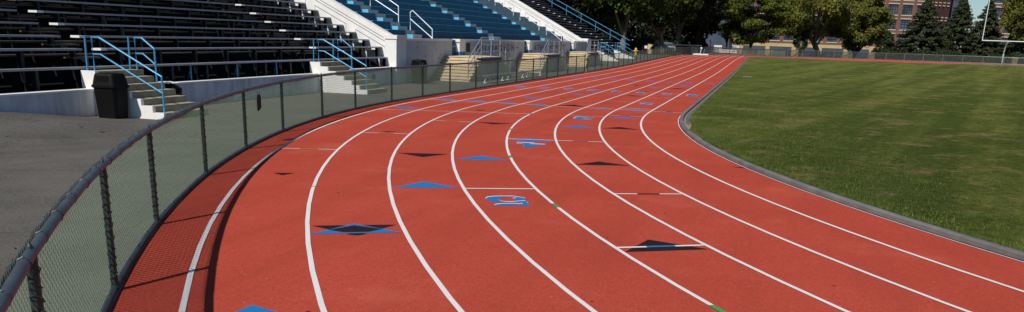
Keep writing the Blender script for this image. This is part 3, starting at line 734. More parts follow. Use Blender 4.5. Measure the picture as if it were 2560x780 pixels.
for (a,b) in ((43.62,44.62),(57.85,58.95),(72.3,73.3)):
    d_=MB().box(-15.50,-15.46,a,b,1.02,1.86).build('entry_recess',M['tier'],gs)
    MB().box(-15.46,-15.45,a,b,1.52,1.56).build('recess_bar',M['tieredge'],d_)
# lettering painted on the front wall
def wall_text(body,y0,y1,z0,z1,name,m_=None):
    V,F=text_tris(body,.02)
    mb=MB(); mb.v=[(-15.296,(y0+y1)/2+x*(y1-y0),(z0+z1)/2+y*(z1-z0)) for x,y in V]; mb.f=F; mb.uv=[None]*len(F); mb.mi=[0]*len(F)
    mb.build(name,m_ or M['letters'],gs)
wall_text('W I L L I A M S O N',47.4,55.3,1.24,1.66,'lettering'); wall_text('-',55.8,56.35,1.42,1.47,'lettering')
wall_text('A T H L E T I C',60.5,66.3,1.23,1.63,'lettering'); wall_text('F I E L D',67.2,70.3,1.23,1.63,'lettering')
# stains and form-tie holes on the walls
random.seed(9)
for q in range(16):
    a,b=random.choice(fronts[:3]); y=random.uniform(a+.4,b-.4); z=random.uniform(.9,1.6)
    MB().box(-15.2995,-15.296,y-.04,y+.04,z-.05,z+.04).build('tie_hole',M['groove_and_shadow'],gs)
# white handrails on the seating
def stand_rail(y,pts):
    for (xl,xu) in pts:
        zl=1.9+.47*max(0,-16-xl+.1); zu=1.9+.47*(-16-xu+.1)+.1
        mb=MB(); mb.tube([(xl,y,zl-.05),(xl,y,zl+.42 if xl>-15.6 else zl+.85),(xu+.12,y,zu+.86),(xu,y,zu+.78),(xu,y,zu-.05)],.026,8)
        mb.tube([(xl,y,zl+.02 if xl>-15.6 else zl+.45),(xu,y,zu+.48)],.022,8); mb.build('white_handrail',M['whiterail'],gs)
stand_rail(41.0,[(-15.38,-16.50),(-17.1,-18.55),(-19.1,-20.6),(-21.1,-22.6)]); stand_rail(69.3,[(-15.38,-16.6),(-17.2,-18.75),(-19.3,-20.8),(-21.3,-22.8)])
# ------------------------------------------------------------------ tan entry stairs with steel rails
def entry(yc,label,zb=0.):
    t=thing('entry_stairs',(-14.3,yc,zb),label,'stairs','tan double flight stairs up to the grandstand openings')
    n=8; top=1.10; rise=(top-zb)/n; run=.27; hp=1.72
    for sgn in (-1,1):
        prof=[]
        ye=yc+sgn*hp; prof=[(ye,zb-.1),(ye,top)]
        for i in range(n):
            z=top-rise*i; prof+=[(ye+sgn*run*i,z)] if i else []
            prof+=[(ye+sgn*run*(i+1 if i<n-1 else i+1)*1.0,z)] if i else []
        # rebuild cleanly
        prof=[(ye,zb-.1),(ye,top-rise)]
        for i in range(1,n):
            z=top-rise*i; prof+=[(ye+sgn*run*i,z),(ye+sgn*run*i,z-rise)]
        prof[-1]=(prof[-1][0],zb-.1)
        fl=MB().prism(prof,'x',-15.28,-13.36).build('flight',M['tan'],t)
        for i in range(0,n):
            z=top-rise*i-.0; yy_=ye+sgn*run*i if i else ye
            MB().box(-15.275,-13.33,min(yy_-sgn*.15,yy_+sgn*.03),max(yy_-sgn*.15,yy_+sgn*.03),z-rise-.0 if False else z-.035,z+.003).build('tread',M['tan'],fl)
            MB().box(-15.27,-13.356,min(yy_,yy_+sgn*.006),max(yy_,yy_+sgn*.006),z-.058,z-.036).build('painted_nosing_shadow',M['groove_and_shadow'],fl)  # dark strip painted as the shadow under the tread nosing
    pl_=MB().box(-15.28,-13.36,yc-hp,yc+hp,top-.17,top).build('platform',M['tan'],t)
    MB().box(-15.28,-13.62,yc-hp,yc+hp,zb-.1,top-.172).build('platform_base',M['wall_white'],t)
    MB().box(-13.62,-13.37,yc-hp,yc-hp+.28,zb-.1,top-.172).build('side_support',M['wall_white'],t); MB().box(-13.62,-13.37,yc+hp-.28,yc+hp,zb-.1,top-.172).build('side_support',M['wall_white'],t)
    MB().box(-13.63,-13.352,yc-hp+.0,yc+hp,top-.30,top-.06).build('painted_recess_shadow',M['groove_and_shadow'],t)  # dark bar painted in for the shade of the recess under the platform
    x=-13.42; ex=run*(n-1)
    mb=MB(); zt=top+.92
    for d,off in ((0,0),(.33,.0),(.64,.0)):
        yl=yc-hp-ex; 
        mb.tube([(x,yl+.0,zb+rise+.92-d),(x,yc-hp+.1,zt-d),(x,yc+hp-.1,zt-d),(x,yc+hp+ex,zb+rise+.92-d)],.026 if d==0 else .02,8)
    mb.build('guard_rails',M['steel'],t)
    for y_ in (yc-hp-ex,yc-hp-ex*.5,yc-hp+.12,yc,yc+hp-.12,yc+hp+ex*.5,yc+hp+ex):
        d=max(0,abs(y_-yc)-hp); zz=top-(top-zb-rise)*d/ex
        MB().tube([(x,y_,zz-.05),(x,y_,zz+.92)],.026,8).build('guard_post',M['steel'],t)
    return t
entry(44.2,'tan entry stairs with steel guard rails nearest the white pier')
entry(58.35,'middle tan entry stairs with steel guard rails')
entry(72.85,'farthest tan entry stairs with steel guard rails beside the fence gate',.02)
# ------------------------------------------------------------------ benches
def bench():
    t=thing('bench',(-12.3,41.5,0),'x','bench','long low benches behind the fence')
    MB().box(-12.44,-12.16,39.7,43.45,.34,.375).build('seat',M['galv'],t)
    for y in (40.1,43.0):
        for sg in (-1,1):
            MB().tube([(-12.3+sg*.03,y,.345),(-12.3+sg*.19,y,.02)],.022,6).build('leg',M['cap'],t)
        MB().tube([(-12.49,y,.03),(-12.11,y,.03)],.022,6).build('foot_bar',M['cap'],t)
    return t
b0=bench(); b0['label']='low metal bench behind the fence nearest the camera'
dup(b0,(-12.3,45.4,0),'low metal bench behind the fence, middle one of the row'); dup(b0,(-12.3,49.3,0),'low metal bench behind the fence, farthest one of the row')
# ------------------------------------------------------------------ far fence
def arcp(th,R,z=0):
    x=CX-R*math.cos(math.radians(th)); y=Y1+R*math.sin(math.radians(th)); return (x,y,zr(x,y)+z)
ff=thing('far_fence',arcp(80,43.6),'galvanised chain link fence round the far end of the track','fence')
pts=[(-14.5,161,.37),(-11.5,160.5,.37),(-8.5,158.8,.37),(-5.5,156,.37),(-3.2,152.3,.37)]+[arcp(th,43.6) for th in range(41,122,4)]
for a,b in zip(pts,pts[1:]):
    ln=math.dist(a,b); MB_=MB(); MB_.face([(a[0],a[1],a[2]+.05),(b[0],b[1],b[2]+.05),(b[0],b[1],b[2]+1.05),(a[0],a[1],a[2]+1.05)],[(0,0),(ln,0),(ln,1),(0,1)]); MB_.build('mesh_panel',M['farlink'],ff)
for p in pts: MB().tube([p,(p[0],p[1],p[2]+1.15)],.045,6).build('post',M['galv'],ff)
MB().tube([(p[0],p[1],p[2]+1.07) for p in pts],.035,6).build('top_rail',M['galv'],ff)
MB().tube([(p[0],p[1],p[2]+.06) for p in pts],.025,6).build('bottom_rail',M['galv'],ff)
pier0=None
for th,lab in ((44.6,'tan concrete pier on the far fence, leftmost beside the locust tree'),(51.7,'tan concrete pier on the far fence, second from left'),(64.3,'tan concrete pier on the far fence below the big maple'),(70.1,'tan concrete pier on the far fence left of the spruces'),(99.0,'tan concrete pier on the far fence right of the goal post')):
    p=arcp(th,44.15)
    if pier0 is None:
        pier0=thing('fence_pier',p,lab,'pier','tan concrete piers on the far fence')
        MB().box(p[0]-.42,p[0]+.42,p[1]-.3,p[1]+.3,p[2]-.3,p[2]+.98).build('shaft',M['tanwall'],pier0)
        MB().box(p[0]-.47,p[0]+.47,p[1]-.35,p[1]+.35,p[2]+.98,p[2]+1.08).build('cap',M['lintel'],pier0)
    else: dup(pier0,p,lab)
# ------------------------------------------------------------------ goal post
gp=thing('goal_post',(31.0,135.5,.6),'white gooseneck goal post at the far end of the infield','goal post')
z=.58
mb=MB(); mb.tube([(31.0,137.0,z-.6),(31.0,137.0,z+1.6),(31.0,136.8,z+2.3),(31.0,136.3,z+2.75),(31.0,135.5,z+3.0)],.085,10); mb.build('gooseneck',M['whiterail'],gp,smooth=True)
MB().tube([(27.75,135.5,z+3.05),(34.6,135.5,z+3.05)],.062,10).build('crossbar',M['whiterail'],gp)
for x in (27.75,34.6): MB().tube([(x,135.5,z+3.05),(x,135.5,z+9.3)],.05,10).build('upright',M['whiterail'],gp)
mb=MB(); mb.face([(14,144.6,.56),(49,144.6,.56),(49,145.1,.56),(14,145.1,.56)]); 
# white field line parts of the infield
ifl=bpy.data.objects['infield_grass']
def fline(x0,y0,x1,y1,w):
    n=12; mb=MB(); d=Vector((x1-x0,y1-y0)).normalized(); nx,ny=-d.y*w/2,d.x*w/2
    def gzf(x,y):
        if y<Y0: o=math.hypot(x-CX,y-Y0)-R0
        elif y>Y1: o=math.hypot(x-CX,y-Y1)-R0
        else: o=abs(x-CX)-R0
        return zr(x,y)+crown(o)+.03
    for i in range(n):
        a,b=i/n,(i+1)/n; ax,ay=x0+(x1-x0)*a,y0+(y1-y0)*a; bx,by=x0+(x1-x0)*b,y0+(y1-y0)*b
        mb.face([(ax-nx,ay-ny,gzf(ax,ay)),(bx-nx,by-ny,gzf(bx,by)),(bx+nx,by+ny,gzf(bx,by)),(ax+nx,ay+ny,gzf(ax,ay))])
    mb.build('field_line',M['white_line'],ifl)
fline(28,134.0,45,134.0,.5)
mb=MB(); mb.box(-1.35,-.75,62.0,62.35,.05,.10); mb.build('marker_board',M['galv'],None,label='pale flat board lying on the grass by the far kerb',cat='board')
# ------------------------------------------------------------------ trees
def leaves_mesh(name,cent,nrm,size,mat,parent,aspect=1.0,jit=.8):
    n=len(cent); a=rng.normal(size=(n,3)); nn=nrm+jit*a; nn/=np.linalg.norm(nn,axis=1)[:,None]
    r=rng.normal(size=(n,3)); u=np.cross(nn,r); u/=np.linalg.norm(u,axis=1)[:,None]; w=np.cross(nn,u)
    s=size*rng.uniform(.55,1.25,n)[:,None]
    V=np.stack([cent-u*s*.5*aspect-w*s*.15,cent-w*s*.5,cent+u*s*.5*aspect,cent+w*s*.5],1)
    off=np.array(root_loc(parent)); V-=off
    me=bpy.data.meshes.new(name); me.vertices.add(4*n); me.vertices.foreach_set('co',V.reshape(-1)); me.loops.add(4*n); me.loops.foreach_set('vertex_index',np.arange(4*n))
    me.polygons.add(n); me.polygons.foreach_set('loop_start',np.arange(n)*4); me.update(); me.validate(); me.materials.append(mat)
    return link(name,me,parent)
def tree(loc,H,rad,zb,mat,label,cat,group,name='deciduous_tree',nleaf=14000,lsize=.42,nblob=34,lean=0,bark='bark',tr=.35,flat=.78,kind=None,limbs=7,brad=(.20,.36)):
    x,y=loc; z=zr(x,y); t=thing(name,(x,y,z),label,cat,group)
    zc=z+(zb+H)/2; hz=(H-zb)/2
    bl=[]
    for i in range(nblob):
        d=rng.normal(size=3); d/=np.linalg.norm(d); rr=rng.uniform(.35,.92)**.7
        c=np.array([x+lean*.3+d[0]*rad*rr*.9,y+d[1]*rad*rr*.9,zc+d[2]*hz*rr*.92]); bl.append((c,rad*rng.uniform(*brad)))
    cs=[];ns=[]
    per=nleaf//nblob
    for c,r in bl:
        d=rng.normal(size=(per,3)); d/=np.linalg.norm(d,axis=1)[:,None]; q=rng.uniform(.45,1.08,per)[:,None]
        # ragged: leave the underside thinner
        keep=(d[:,2]>-.75)|(rng.uniform(size=per)<.4)
        cs.append((c+d*q*r*np.array([1,1,flat]))[keep]); ns.append((d+np.array([0,0,.35]))[keep])
    leaves_mesh('crown',np.concatenate(cs),np.concatenate(ns),lsize,mat,t)
    mb=MB(); topz=z+zb+(H-zb)*.35
    mb.tube([(x-lean,y,z-.3),(x-lean*.8,y,z+zb*.35),(x-lean*.2,y,z+zb),(x,y,topz)],[tr*1.35,tr,tr*.8,tr*.4],9)
    for i in range(limbs):
        c,r=bl[i*2%nblob]; f=rng.uniform(.55,1.1); st=Vector((x-lean*.3,y,z+zb*f if zb>1 else z+1.2))
        mid=st.lerp(Vector(c),.5)+Vector((0,0,.5)); mb.tube([st,mid,tuple(c)],[tr*.5,tr*.33,tr*.12],6)
    mb.build('trunk',M[bark],t,smooth=True)
    return t
G1='tall dark trees beyond the distant bleachers'
tree((-18.3,120),13.5,6.5,3.0,M['maple_dark'],'dark green tree with thick pale trunk just past the blue side rail','tree',G1,nleaf=20000,lsize=.36,tr=.42,bark='barklight',brad=(.15,.28),nblob=60)
tree((-15.6,137),13.5,6.8,2.8,M['maple_dark'],'tree with slanting forked trunk and bright leaf clumps behind the far fence run','tree',G1,nleaf=20000,lsize=.38,tr=.38,lean=-.7,bark='barklight',brad=(.15,.28),nblob=60)
tree((-14.5,154),16,7,3.6,M['maple_deep'],'very dark tree overhanging the shed beside the end of the straight','tree',G1,nleaf=16000,lsize=.45,tr=.4)
tree((-12.0,166),15,4.6,.8,M['maple_deep'],'near black tree at the end of the straight left of the grey building','tree',G1,nleaf=26000,lsize=.45,tr=.35,nblob=60)
tree((-27,111),15,6.5,3.0,M['russet'],'dark russet leaved tree behind the top of the distant bleachers','tree',G1,nleaf=14000,lsize=.4,nblob=44,brad=(.16,.3))
tree((-27,128),17,8,3.0,M['maple_deep'],'broad black green tree between the blue rail and the pale trunk','tree',G1,nleaf=15000,lsize=.5)
tree((-30,152),18,9,2.0,M['maple_deep'],'largest dark tree in the second row behind the pale trunks','tree',G1,nleaf=15000,lsize=.55)
G2='trees beyond the far fence'
tree((-2.9,172),12.4,7.0,.9,M['locust'],'airy yellow green locust tree in front of the tan storefront','tree',G2,nleaf=34000,lsize=.30,nblob=85,tr=.24,flat=.35,limbs=14,brad=(.16,.28))
tree((-7.4,178),12,4.8,2.6,M['locust'],'slim locust tree with bare lower trunk left of the airy one','tree',G2,nleaf=17000,lsize=.30,nblob=50,tr=.16,flat=.35,brad=(.18,.32))
tree((8.1,179),13.5,9.6,3.0,M['maple_olive'],'broad olive and gold maple with leaning trunk before the brick mill','tree',G2,nleaf=46000,lsize=.34,nblob=72,tr=.42,lean=-1.4,bark='barklight',limbs=14,brad=(.14,.24))
tree((16.4,187),15,6.0,.8,M['maple_olive'],'full olive maple growing down to the fence left of the spruces','tree',G2,nleaf=40000,lsize=.34,nblob=62,tr=.4,brad=(.17,.28))
tree((5.9,176),5.0,1.6,.4,M['shrub'],'small round dark tree under the leaning maple','tree',G2,nleaf=4500,lsize=.22,nblob=16,tr=.1)
tree((44.8,183),15,5.8,1.6,M['maple_olive'],'leafy green maple behind the goal post at the right','tree',G2,nleaf=40000,lsize=.33,nblob=95,tr=.4,brad=(.15,.25))
tree((52,186),15,6.0,1.2,M['maple_dark'],'darker maple right of the goal post at the frame edge','tree',G2,nleaf=12000,lsize=.38)
def spruce(loc,H,rad,label,n=16000,mat='spruce'):
    x,y=loc; z=zr(x,y); t=thing('spruce_tree',(x,y,z),label,'spruce','dark spruces beyond the far fence')
    MB().tube([(x,y,z-.3),(x,y,z+H*.6),(x,y,z+H*.97)],[.28,.15,.03],8).build('trunk',M['bark'],t)
    cs=[];ns=[]; nb=int(H*24)
    for i in range(nb):
        f=(i+rng.uniform())/nb; h=.4+(H-.4)*f; L_=rad*(1-f)**.82*rng.uniform(.72,1.10)+.12
        a=rng.uniform(0,2*PI); m=int(n/nb*(1.7*(1-f)+.25))+6
        q=rng.uniform(.15,1,m)**.7; wd=.30*(1-q*.5)*(.4+L_*.18)
        sag=-.22*L_*q+.10*L_*q**3
        dx=L_*q; px=x+np.cos(a)*dx+rng.normal(size=m)*wd; py=y+np.sin(a)*dx+rng.normal(size=m)*wd; pz=z+h+sag+rng.normal(size=m)*.09-.10*np.abs(rng.normal(size=m))
        cs.append(np.stack([px,py,pz],1)); ns.append(np.tile(np.array([np.cos(a)*.5,np.sin(a)*.5,.8]),(m,1)))
    leaves_mesh('crown',np.concatenate(cs),np.concatenate(ns),.26,M[mat],t,aspect=1.6,jit=.5)
spruce((28.3,189),12.2,6.8,'widest spruce with its tip just inside the frame, left of the group',30000)
spruce((21.6,184),5.6,3.4,'short spruce at the left foot of the widest spruce',8000)
spruce((37.0,203),13.8,6.5,'tallest spruce in the middle of the group',26000)
spruce((41.1,199),13.3,5.4,'narrow tall spruce right of the middle one',24000)
spruce((33.2,196),8.6,4.6,'low spruce filling between the widest and the tallest',12000)
spruce((45.5,196),7.5,4.4,'low spruce at the right end of the group',10000)
# woodland edge behind (uncountable)
def mass(name,n,box,size,mat,label):
    x0,x1,y0,y1,z0,z1=box
    c=np.stack([rng.uniform(x0,x1,n),rng.uniform(y0,y1,n),rng.uniform(0,1,n)],1)
    top=z1-(.22*(z1-z0))*(.5+.5*np.sin(c[:,0]*.55)+.3*np.sin(c[:,0]*1.7+1))
    c[:,2]=z0+c[:,2]*(top-z0)
    o=leaves_mesh(name,c,np.tile(np.array([0,-1.,.3]),(n,1)),size,mat,None); tag(o,label,'foliage',None,'stuff')
mass('woodland_edge',26000,(-75,-11.3,168,182,0,17),.75,M['maple_deep'],'near black woodland behind the distant bleachers and trees')
mass('woodland_shade',14000,(-64,-29,112,150,0,14),.75,M['maple_deep'],'dark undergrowth behind the back of the bleachers')
mass('hedge_growth',9000,(20,60,178,181,-.6,2.2),.26,M['shrub'],'low scrub growing along the far fence under the spruces')
mass('hedge_under_trees',9000,(-40,-15.6,124,134,.2,2.6),.35,M['maple_deep'],'dark shrubs growing under the trees beside the bleachers')
# ------------------------------------------------------------------ buildings
def facade(t,org,u,n,x0,x1,bays,floors,z0,fh,wz0,wz1,wm,pitch,win,name_wall='wall',ztop=24,depth=14,wallmat='brick',panes=(4,4),basez=-2,lint=True):
    # local axes: u along the wall, n outward normal
    def P(a,z,d=0): return (org[0]+u[0]*a+n[0]*d,org[1]+u[1]*a+n[1]*d,z)
    def bx(mb,a,b,za,zb,da,db):
        n0=len(mb.v); mb.v+=[P(a,za,da),P(b,za,da),P(b,za,db),P(a,za,db),P(a,zb,da),P(b,zb,da),P(b,zb,db),P(a,zb,db)]
        for q in ((0,3,2,1),(4,5,6,7),(0,1,5,4),(1,2,6,5),(2,3,7,6),(3,0,4,7)): mb.f.append(tuple(n0+i for i in q)); mb.uv.append(None); mb.mi.append(0)
    # wall as piers and spandrels so that windows are real openings
    w=MB(); edges=[]
    a=x0
    for i in range(bays): edges.append((x0+i*pitch+(pitch-win)/2,x0+i*pitch+(pitch+win)/2))
    prev=x0
    for (p,q) in edges+[(x1,x1)]:
        bx(w,prev,p,basez,ztop,0,-.5); prev=q
    for (p,q) in edges:
        z=basez
        for f in range(floors):
            bx(w,p,q,z,z0+f*fh+wz0,-.04,-.5); z=z0+f*fh+wz1
        bx(w,p,q,z,ztop,-.04,-.5)
    bx(w,x0,x1,basez,ztop,-.52,-depth)
    wl=w.build(name_wall,M[wallmat],t)
    for (p,q) in edges:
        # slim brick piers either side
        for f in range(floors):
            za,zb=z0+f*fh+wz0,z0+f*fh+wz1
            if lint:
                m=MB(); bx(m,p-.12,q+.12,zb,zb+.22,.05,-.2); m.build('stone_lintel',M['lintel'],t); m=MB(); bx(m,p-.12,q+.12,za-.22,za,.08,-.2); m.build('stone_sill',M['lintel'],t)
            m=MB(); nx,nz=panes
            for i in range(nx+1):
                aa=p+(q-p)*i/nx; bx(m,aa-.045,aa+.045,za,zb,-.22,-.32)
            for j in range(nz+1):
                zz=za+(zb-za)*j/nz; bx(m,p,q,zz-.045,zz+.045,-.225,-.315)
            fr=m.build('window',M['frameblack'],t)
            m=MB(); 
            for i in range(nx):
                for j in range(nz):
                    d=-.30-rng.uniform(0,.02); tl=rng.uniform(-.015,.015)
                    A=p+(q-p)*i/nx; B_=p+(q-p)*(i+1)/nx; Za=za+(zb-za)*j/nz; Zb=za+(zb-za)*(j+1)/nz
                    m.face([P(A,Za,d),P(B_,Za,d+tl),P(B_,Zb,d+tl),P(A,Zb,d)])
            m.build('pane',M['glass'],fr)
    return P,bx
u=Vector((.927,.375,0)).normalized(); n=Vector((u.y,-u.x,0))
mill=thing('brick_mill',(39.3,260,-1.3),'long red brick mill with stone sills and tan storefront behind the trees','building')
org=(39.3,260)
P,bx=facade(mill,org,u,n,-62.0,0,16,5,3.3,3.65,0,2.6,None,3.875,2.75,ztop=24)
m=MB(); bx(m,-57,0.0,1.75,2.55,.22,-.1); m.build('storefront_band',M['tanwall'],mill)
for i in range(9): m=MB(); bx(m,-57+i*7.05,-55.9+i*7.05,-2,1.75,.20,-.1); m.build('storefront_pier',M['tanwall'],mill)
m=MB(); bx(m,-55.8,-.2,.75,1.70,.14,-.1); sg=m.build('shop_fascia',M['bluegrey'],mill)
m=MB(); bx(m,-55.8,-49.9,.72,1.72,.19,-.1); sg2=m.build('shop_sign',M['carwhite'],mill)
V,F=text_tris('IRON MILL',.03)
mb=MB(); mb.v=[P(-52.9+x*5.0,1.22+y*.62,.21) for x,y in V]; mb.f=F; mb.uv=[None]*len(F); mb.mi=[0]*len(F); mb.build('sign_lettering',M['ink'],sg2)
m=MB(); bx(m,-55.8,-.2,-2,.7,.05,-.1); m.build('shop_glass',M['glass'],mill)
# stair tower and modern block right of the mill
tw=thing('brick_tower',(42,262,-1.3),'dark red brick stair tower with narrow slot windows beside the mill','building')
P2,bx2=facade(tw,(39.4,260.6),Vector((.80,.60,0)),Vector((.60,-.80,0)),0.05,7.2,5,5,3.0,3.65,.2,2.9,None,1.42,.55,ztop=24,depth=2,wallmat='brickdark',panes=(1,3))
mo=thing('modern_block',(48,276,-1.3),'blue grey modern office block partly hidden behind the spruces','building')
P3,bx3=facade(mo,(44.5,270),Vector((.95,.31,0)),Vector((.31,-.95,0)),0,4.6,2,4,2.5,3.9,.6,3.0,None,2.3,1.7,ztop=19,depth=2,wallmat='bluegrey',panes=(3,4),lint=False)
m2=thing('second_mill',(60,262,-1.3),'second red brick mill seen behind the goal post','building')
P4,bx4=facade(m2,(54.2,262),Vector((.95,.31,0)),Vector((.31,-.95,0)),0,42,11,5,3.3,3.65,0,2.6,None,3.8,2.7,ztop=24,depth=1.5)
gb=thing('grey_building',(-12,236,-1.3),'blue grey building with pale square panel at the end of the straight','building')
P5,bx5=facade(gb,(-15.5,236),Vector((.97,.24,0)),Vector((.24,-.97,0)),-16,6.3,6,5,3.6,3.6,.3,2.3,None,3.7,2.2,ztop=24,wallmat='bluegrey',panes=(2,3),lint=False)
m=MB(); bx5(m,2.6,4.6,-.2,1.55,.1,-.1); m.build('white_panel',M['mat'],gb)
# ------------------------------------------------------------------ far small things
def car(loc,rz,mat,label):
    t=link('parked_car',None,None,label,'car','cars parked behind the far fence run')
    mb=MB(); mb.prism([(-2.1,.28),(2.1,.28),(2.15,.6),(2.05,.82),(1.2,.92),(-1.5,.95),(-2.1,.88),(-2.15,.5)],'y',-.86,.86); mb.build('body',mat,t)
    MB().prism([(-1.55,.95),(1.15,.92),(.45,1.42),(-.2,1.48),(-1.05,1.42)],'y',-.74,.74).build('cabin',M['glass'],t)
    MB().prism([(.42,1.43),(-.2,1.49),(-1.03,1.43),(-1.0,1.47),(-.2,1.53),(.4,1.47)][::-1],'y',-.72,.72).build('roof',mat,t)
    for x in (-1.35,1.35):
        for y in (-.84,.84):
            mb=MB(); pts=[(x+.32*math.cos(a),.32+.32*math.sin(a)) for a in [k*PI/7 for k in range(14)]]; mb.prism(pts,'y',y-.1,y+.1); w=mb.build('wheel',M['tyre'],t)
            mb=MB(); pts=[(x+.18*math.cos(a),.32+.18*math.sin(a)) for a in [k*PI/7 for k in range(14)]]; mb.prism(pts,'y',y-.11,y+.11); mb.build('rim',M['galv'],w)
    for y in (-.62,.62): MB().box(2.08,2.17,y-.16,y+.16,.60,.74).build('headlight',M['cap'],t)
    t.location=(*loc,zr(*loc)); t.rotation_euler=(0,0,rz)
    return t
car((-15.9,142.5),.2,M['cargrey'],'silver grey car parked behind the fence, leftmost of the three'); car((-15.6,152.0),.25,M['carwhite'],'white car parked behind the fence, middle of the three'); car((-15.0,159.5),.2,M['carblue'],'dark blue car parked behind the fence near the shed')
t=thing('yellow_hydrant',(-15.6,113,.34),'yellow hydrant showing above the fence beyond the bleachers','hydrant')
MB().lathe((-15.6,113,.34),[(.16,0),(.16,.06),(.11,.08),(.11,.62),(.15,.64),(.15,.70),(.11,.82),(.03,.9)],12).build('barrel',M['yellow'],t); MB().tube([(-15.85,113,.86),(-15.35,113,.86)],.075,8).build('nozzle',M['yellow'],t)
t=thing('tan_board',(-14.7,120,.37),'tan board with dark cut out shape standing behind the fence','board')
MB().box(-15.05,-14.45,120,120.08,.5,1.70).build('panel',M['tanwall'],t); MB().prism([(-14.78,1.15),(-14.45,1.5),(-14.45,1.08)],'y',119.98,119.995).build('cutout',M['dark'],t); MB().box(-14.85,-14.7,120.01,120.07,.3,.5).build('leg',M['frame'],t)
t=thing('notice_board',(-15.2,118,.37),'small pale notice on a dark post beside the tan board','sign')
MB().box(-15.45,-15.37,118,118.06,.3,1.55).build('post',M['frame'],t); MB().box(-15.2,-14.85,118,118.04,1.15,1.5).build('panel',M['carwhite'],t)
sh=thing('equipment_shed',(-11.5,150,.37),'dark equipment shelter with white and yellow roof edge at the end of the straight','shed')
MB().box(-14.2,-11.75,148.6,151,.37,1.5).build('wall',M['dark'],sh)
MB().box(-14.4,-10.2,148.3,151.2,1.55,1.68).build('roof',M['carwhite'],sh); MB().box(-12.2,-11.3,148.27,148.31,1.48,1.66).build('fascia_panel',M['yellow'],sh)
MB().box(-11.7,-11.35,148.5,148.8,.37,1.55).build('pillar',M['galv'],sh)
mt=thing('landing_mat',(-9.0,132,.37),'white landing mat lying in the shade at the end of the straight','mat')
mb=MB(); mb.prism([(-10.1,.42),(-7.9,.42),(-7.85,.52),(-8.0,.60),(-8.8,.57),(-9.5,.61),(-10.0,.58),(-10.15,.5)],'y',131,133); mb.build('pad',M['mat'],mt)
MB().box(-10.2,-7.8,130.9,133.1,.37,.42).build('base',M['frame'],mt)
vs=thing('jump_standard',(-8.9,133.5,.37),'white and blue jump standard rising behind the landing mat','standard')
MB().tube([(-9.2,133.5,.4),(-9.05,133.5,1.2)],.05,8).build('post',M['whiterail'],vs); MB().tube([(-8.75,133.5,.4),(-8.55,133.5,1.25)],.05,8).build('blue_post',M['bluerail'],vs); MB().lathe((-9.05,133.5,1.2),[(.03,0),(.13,.06),(.15,.14),(.1,.24),(.03,.27)],10).build('ball_top',M['cap'],vs); MB().box(-9.4,-8.4,133.4,133.6,.37,.43).build('foot',M['frame'],vs)
lp=thing('street_lamp',(-9.4,160,.37),'white globe street lamp before the dark tree','lamp')
MB().tube([(-9.4,160.6,.2),(-9.4,160.6,2.2)],.06,8).build('pole',M['bluegrey'],lp); MB().lathe((-9.4,160.6,2.2),[(.05,0),(.2,.1),(.24,.25),(.18,.42),(.05,.5)],10).build('globe',M['cap'],lp)
bn=thing('banner',(-8,158,.4),'long white banner with dark and red marks hung on the far fence','banner')
def bpan(x0,y0,x1,y1):
    MB_=MB(); MB_.face([(x0,y0,.60),(x1,y1,.60),(x1,y1,1.12),(x0,y0,1.12)]); MB_.build('cloth',M['mat'],bn)
    random.seed(int(x0*10)); d=Vector((x1-x0,y1-y0,0)); L_=d.length; d.normalize()
    for i in range(int(L_/.26)):
        a=.1+i*.26; w=random.uniform(.06,.16); h=random.uniform(.08,.2); zc=.86+random.uniform(-.05,.08)
        q=MB(); o=Vector((x0,y0-.03,0)); A=o+d*a; B_=o+d*min(L_-.05,a+w)
        q.face([(A.x,A.y,zc-h),(B_.x,B_.y,zc-h),(B_.x,B_.y,zc+h),(A.x,A.y,zc+h)]); q.build('printed_mark',M['red'] if i%7==4 else M['ink'],bn)
bpan(-9.6,159.0,-8.7,158.6); bpan(-7.9,158.0,-4.4,154.4)
mb=MB(); random.seed(21)
for i in range(500):
    x=random.uniform(-15.2,-12.2) if random.random()<.6 else random.uniform(-15.2,-6.5); y=random.uniform(6,40)
    if math.hypot(x-CX,min(0,y-Y0))-R0<9.3 or (y>Y0 and XI-x<9.3): continue
    z=zr(x,y)+.012; a=random.uniform(0,6.28); l=random.uniform(.015,.045)
    mb.face([(x+l*math.cos(a+k*PI/2)*(1 if k%2 else .5),y+l*math.sin(a+k*PI/2)*(1 if k%2 else .5),z+random.uniform(0,.008)) for k in range(4)])
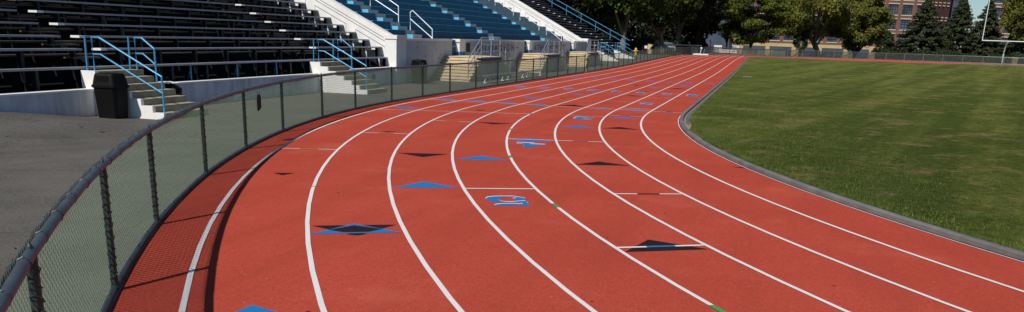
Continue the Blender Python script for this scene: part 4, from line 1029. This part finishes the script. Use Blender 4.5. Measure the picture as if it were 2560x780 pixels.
o=mb.build('fallen_leaves',M['footplank'],None); tag(o,'small dry leaves and scraps scattered over the asphalt','leaves',None,'stuff')
# ------------------------------------------------------------------ camera, light, world
cam=bpy.data.cameras.new('Camera'); co=bpy.data.objects.new('Camera',cam); C.objects.link(co)
yaw,pitch,roll=.25996,-.30164,.03468
s_,c_=math.sin,math.cos
F_=Vector((-s_(yaw)*c_(pitch),c_(yaw)*c_(pitch),s_(pitch))); R_=Vector((c_(yaw),s_(yaw),0)); U_=R_.cross(F_)
R2=R_*c_(roll)+U_*s_(roll); U2=-R_*s_(roll)+U_*c_(roll)
mw=Matrix((( R2.x,U2.x,-F_.x,0),(R2.y,U2.y,-F_.y,0),(R2.z,U2.z,-F_.z,2.16464),(0,0,0,1)))
co.matrix_world=mw; cam.sensor_width=36; cam.lens=2191.22/2560*36; cam.shift_x=-(1284.83-1280)/2560; cam.shift_y=(771.2-390)/2560
cam.clip_start=.05; cam.clip_end=6000
bpy.context.scene.camera=co
az,el=math.radians(15),math.radians(45.5)
sd=Vector((-math.sin(az)*math.cos(el),-math.cos(az)*math.cos(el),math.sin(el)))
sl=bpy.data.lights.new('Sun','SUN'); sl.energy=4.4; sl.angle=math.radians(.5); sl.color=(1,.95,.87)
so=bpy.data.objects.new('Sun',sl); C.objects.link(so); so.rotation_euler=sd.to_track_quat('Z','Y').to_euler()
w=bpy.data.worlds.new('World'); bpy.context.scene.world=w; w.use_nodes=True; t=w.node_tree
sk=t.nodes.new('ShaderNodeTexSky'); sk.sky_type='NISHITA'; sk.sun_disc=False; sk.sun_elevation=el
sk.sun_rotation=math.atan2(sd.x,sd.y); sk.air_density=1.0; sk.dust_density=.05; sk.ozone_density=4.0
bg=t.nodes['Background']; bg.inputs[1].default_value=.068; t.links.new(mixc(t,1.0,sk.outputs[0],(.80,.92,1.0),'MULTIPLY'),bg.inputs[0])
sc=bpy.context.scene; sc.view_settings.view_transform='Standard'; sc.view_settings.look='None'; sc.view_settings.exposure=0
sc.cycles.transparent_max_bounces=16
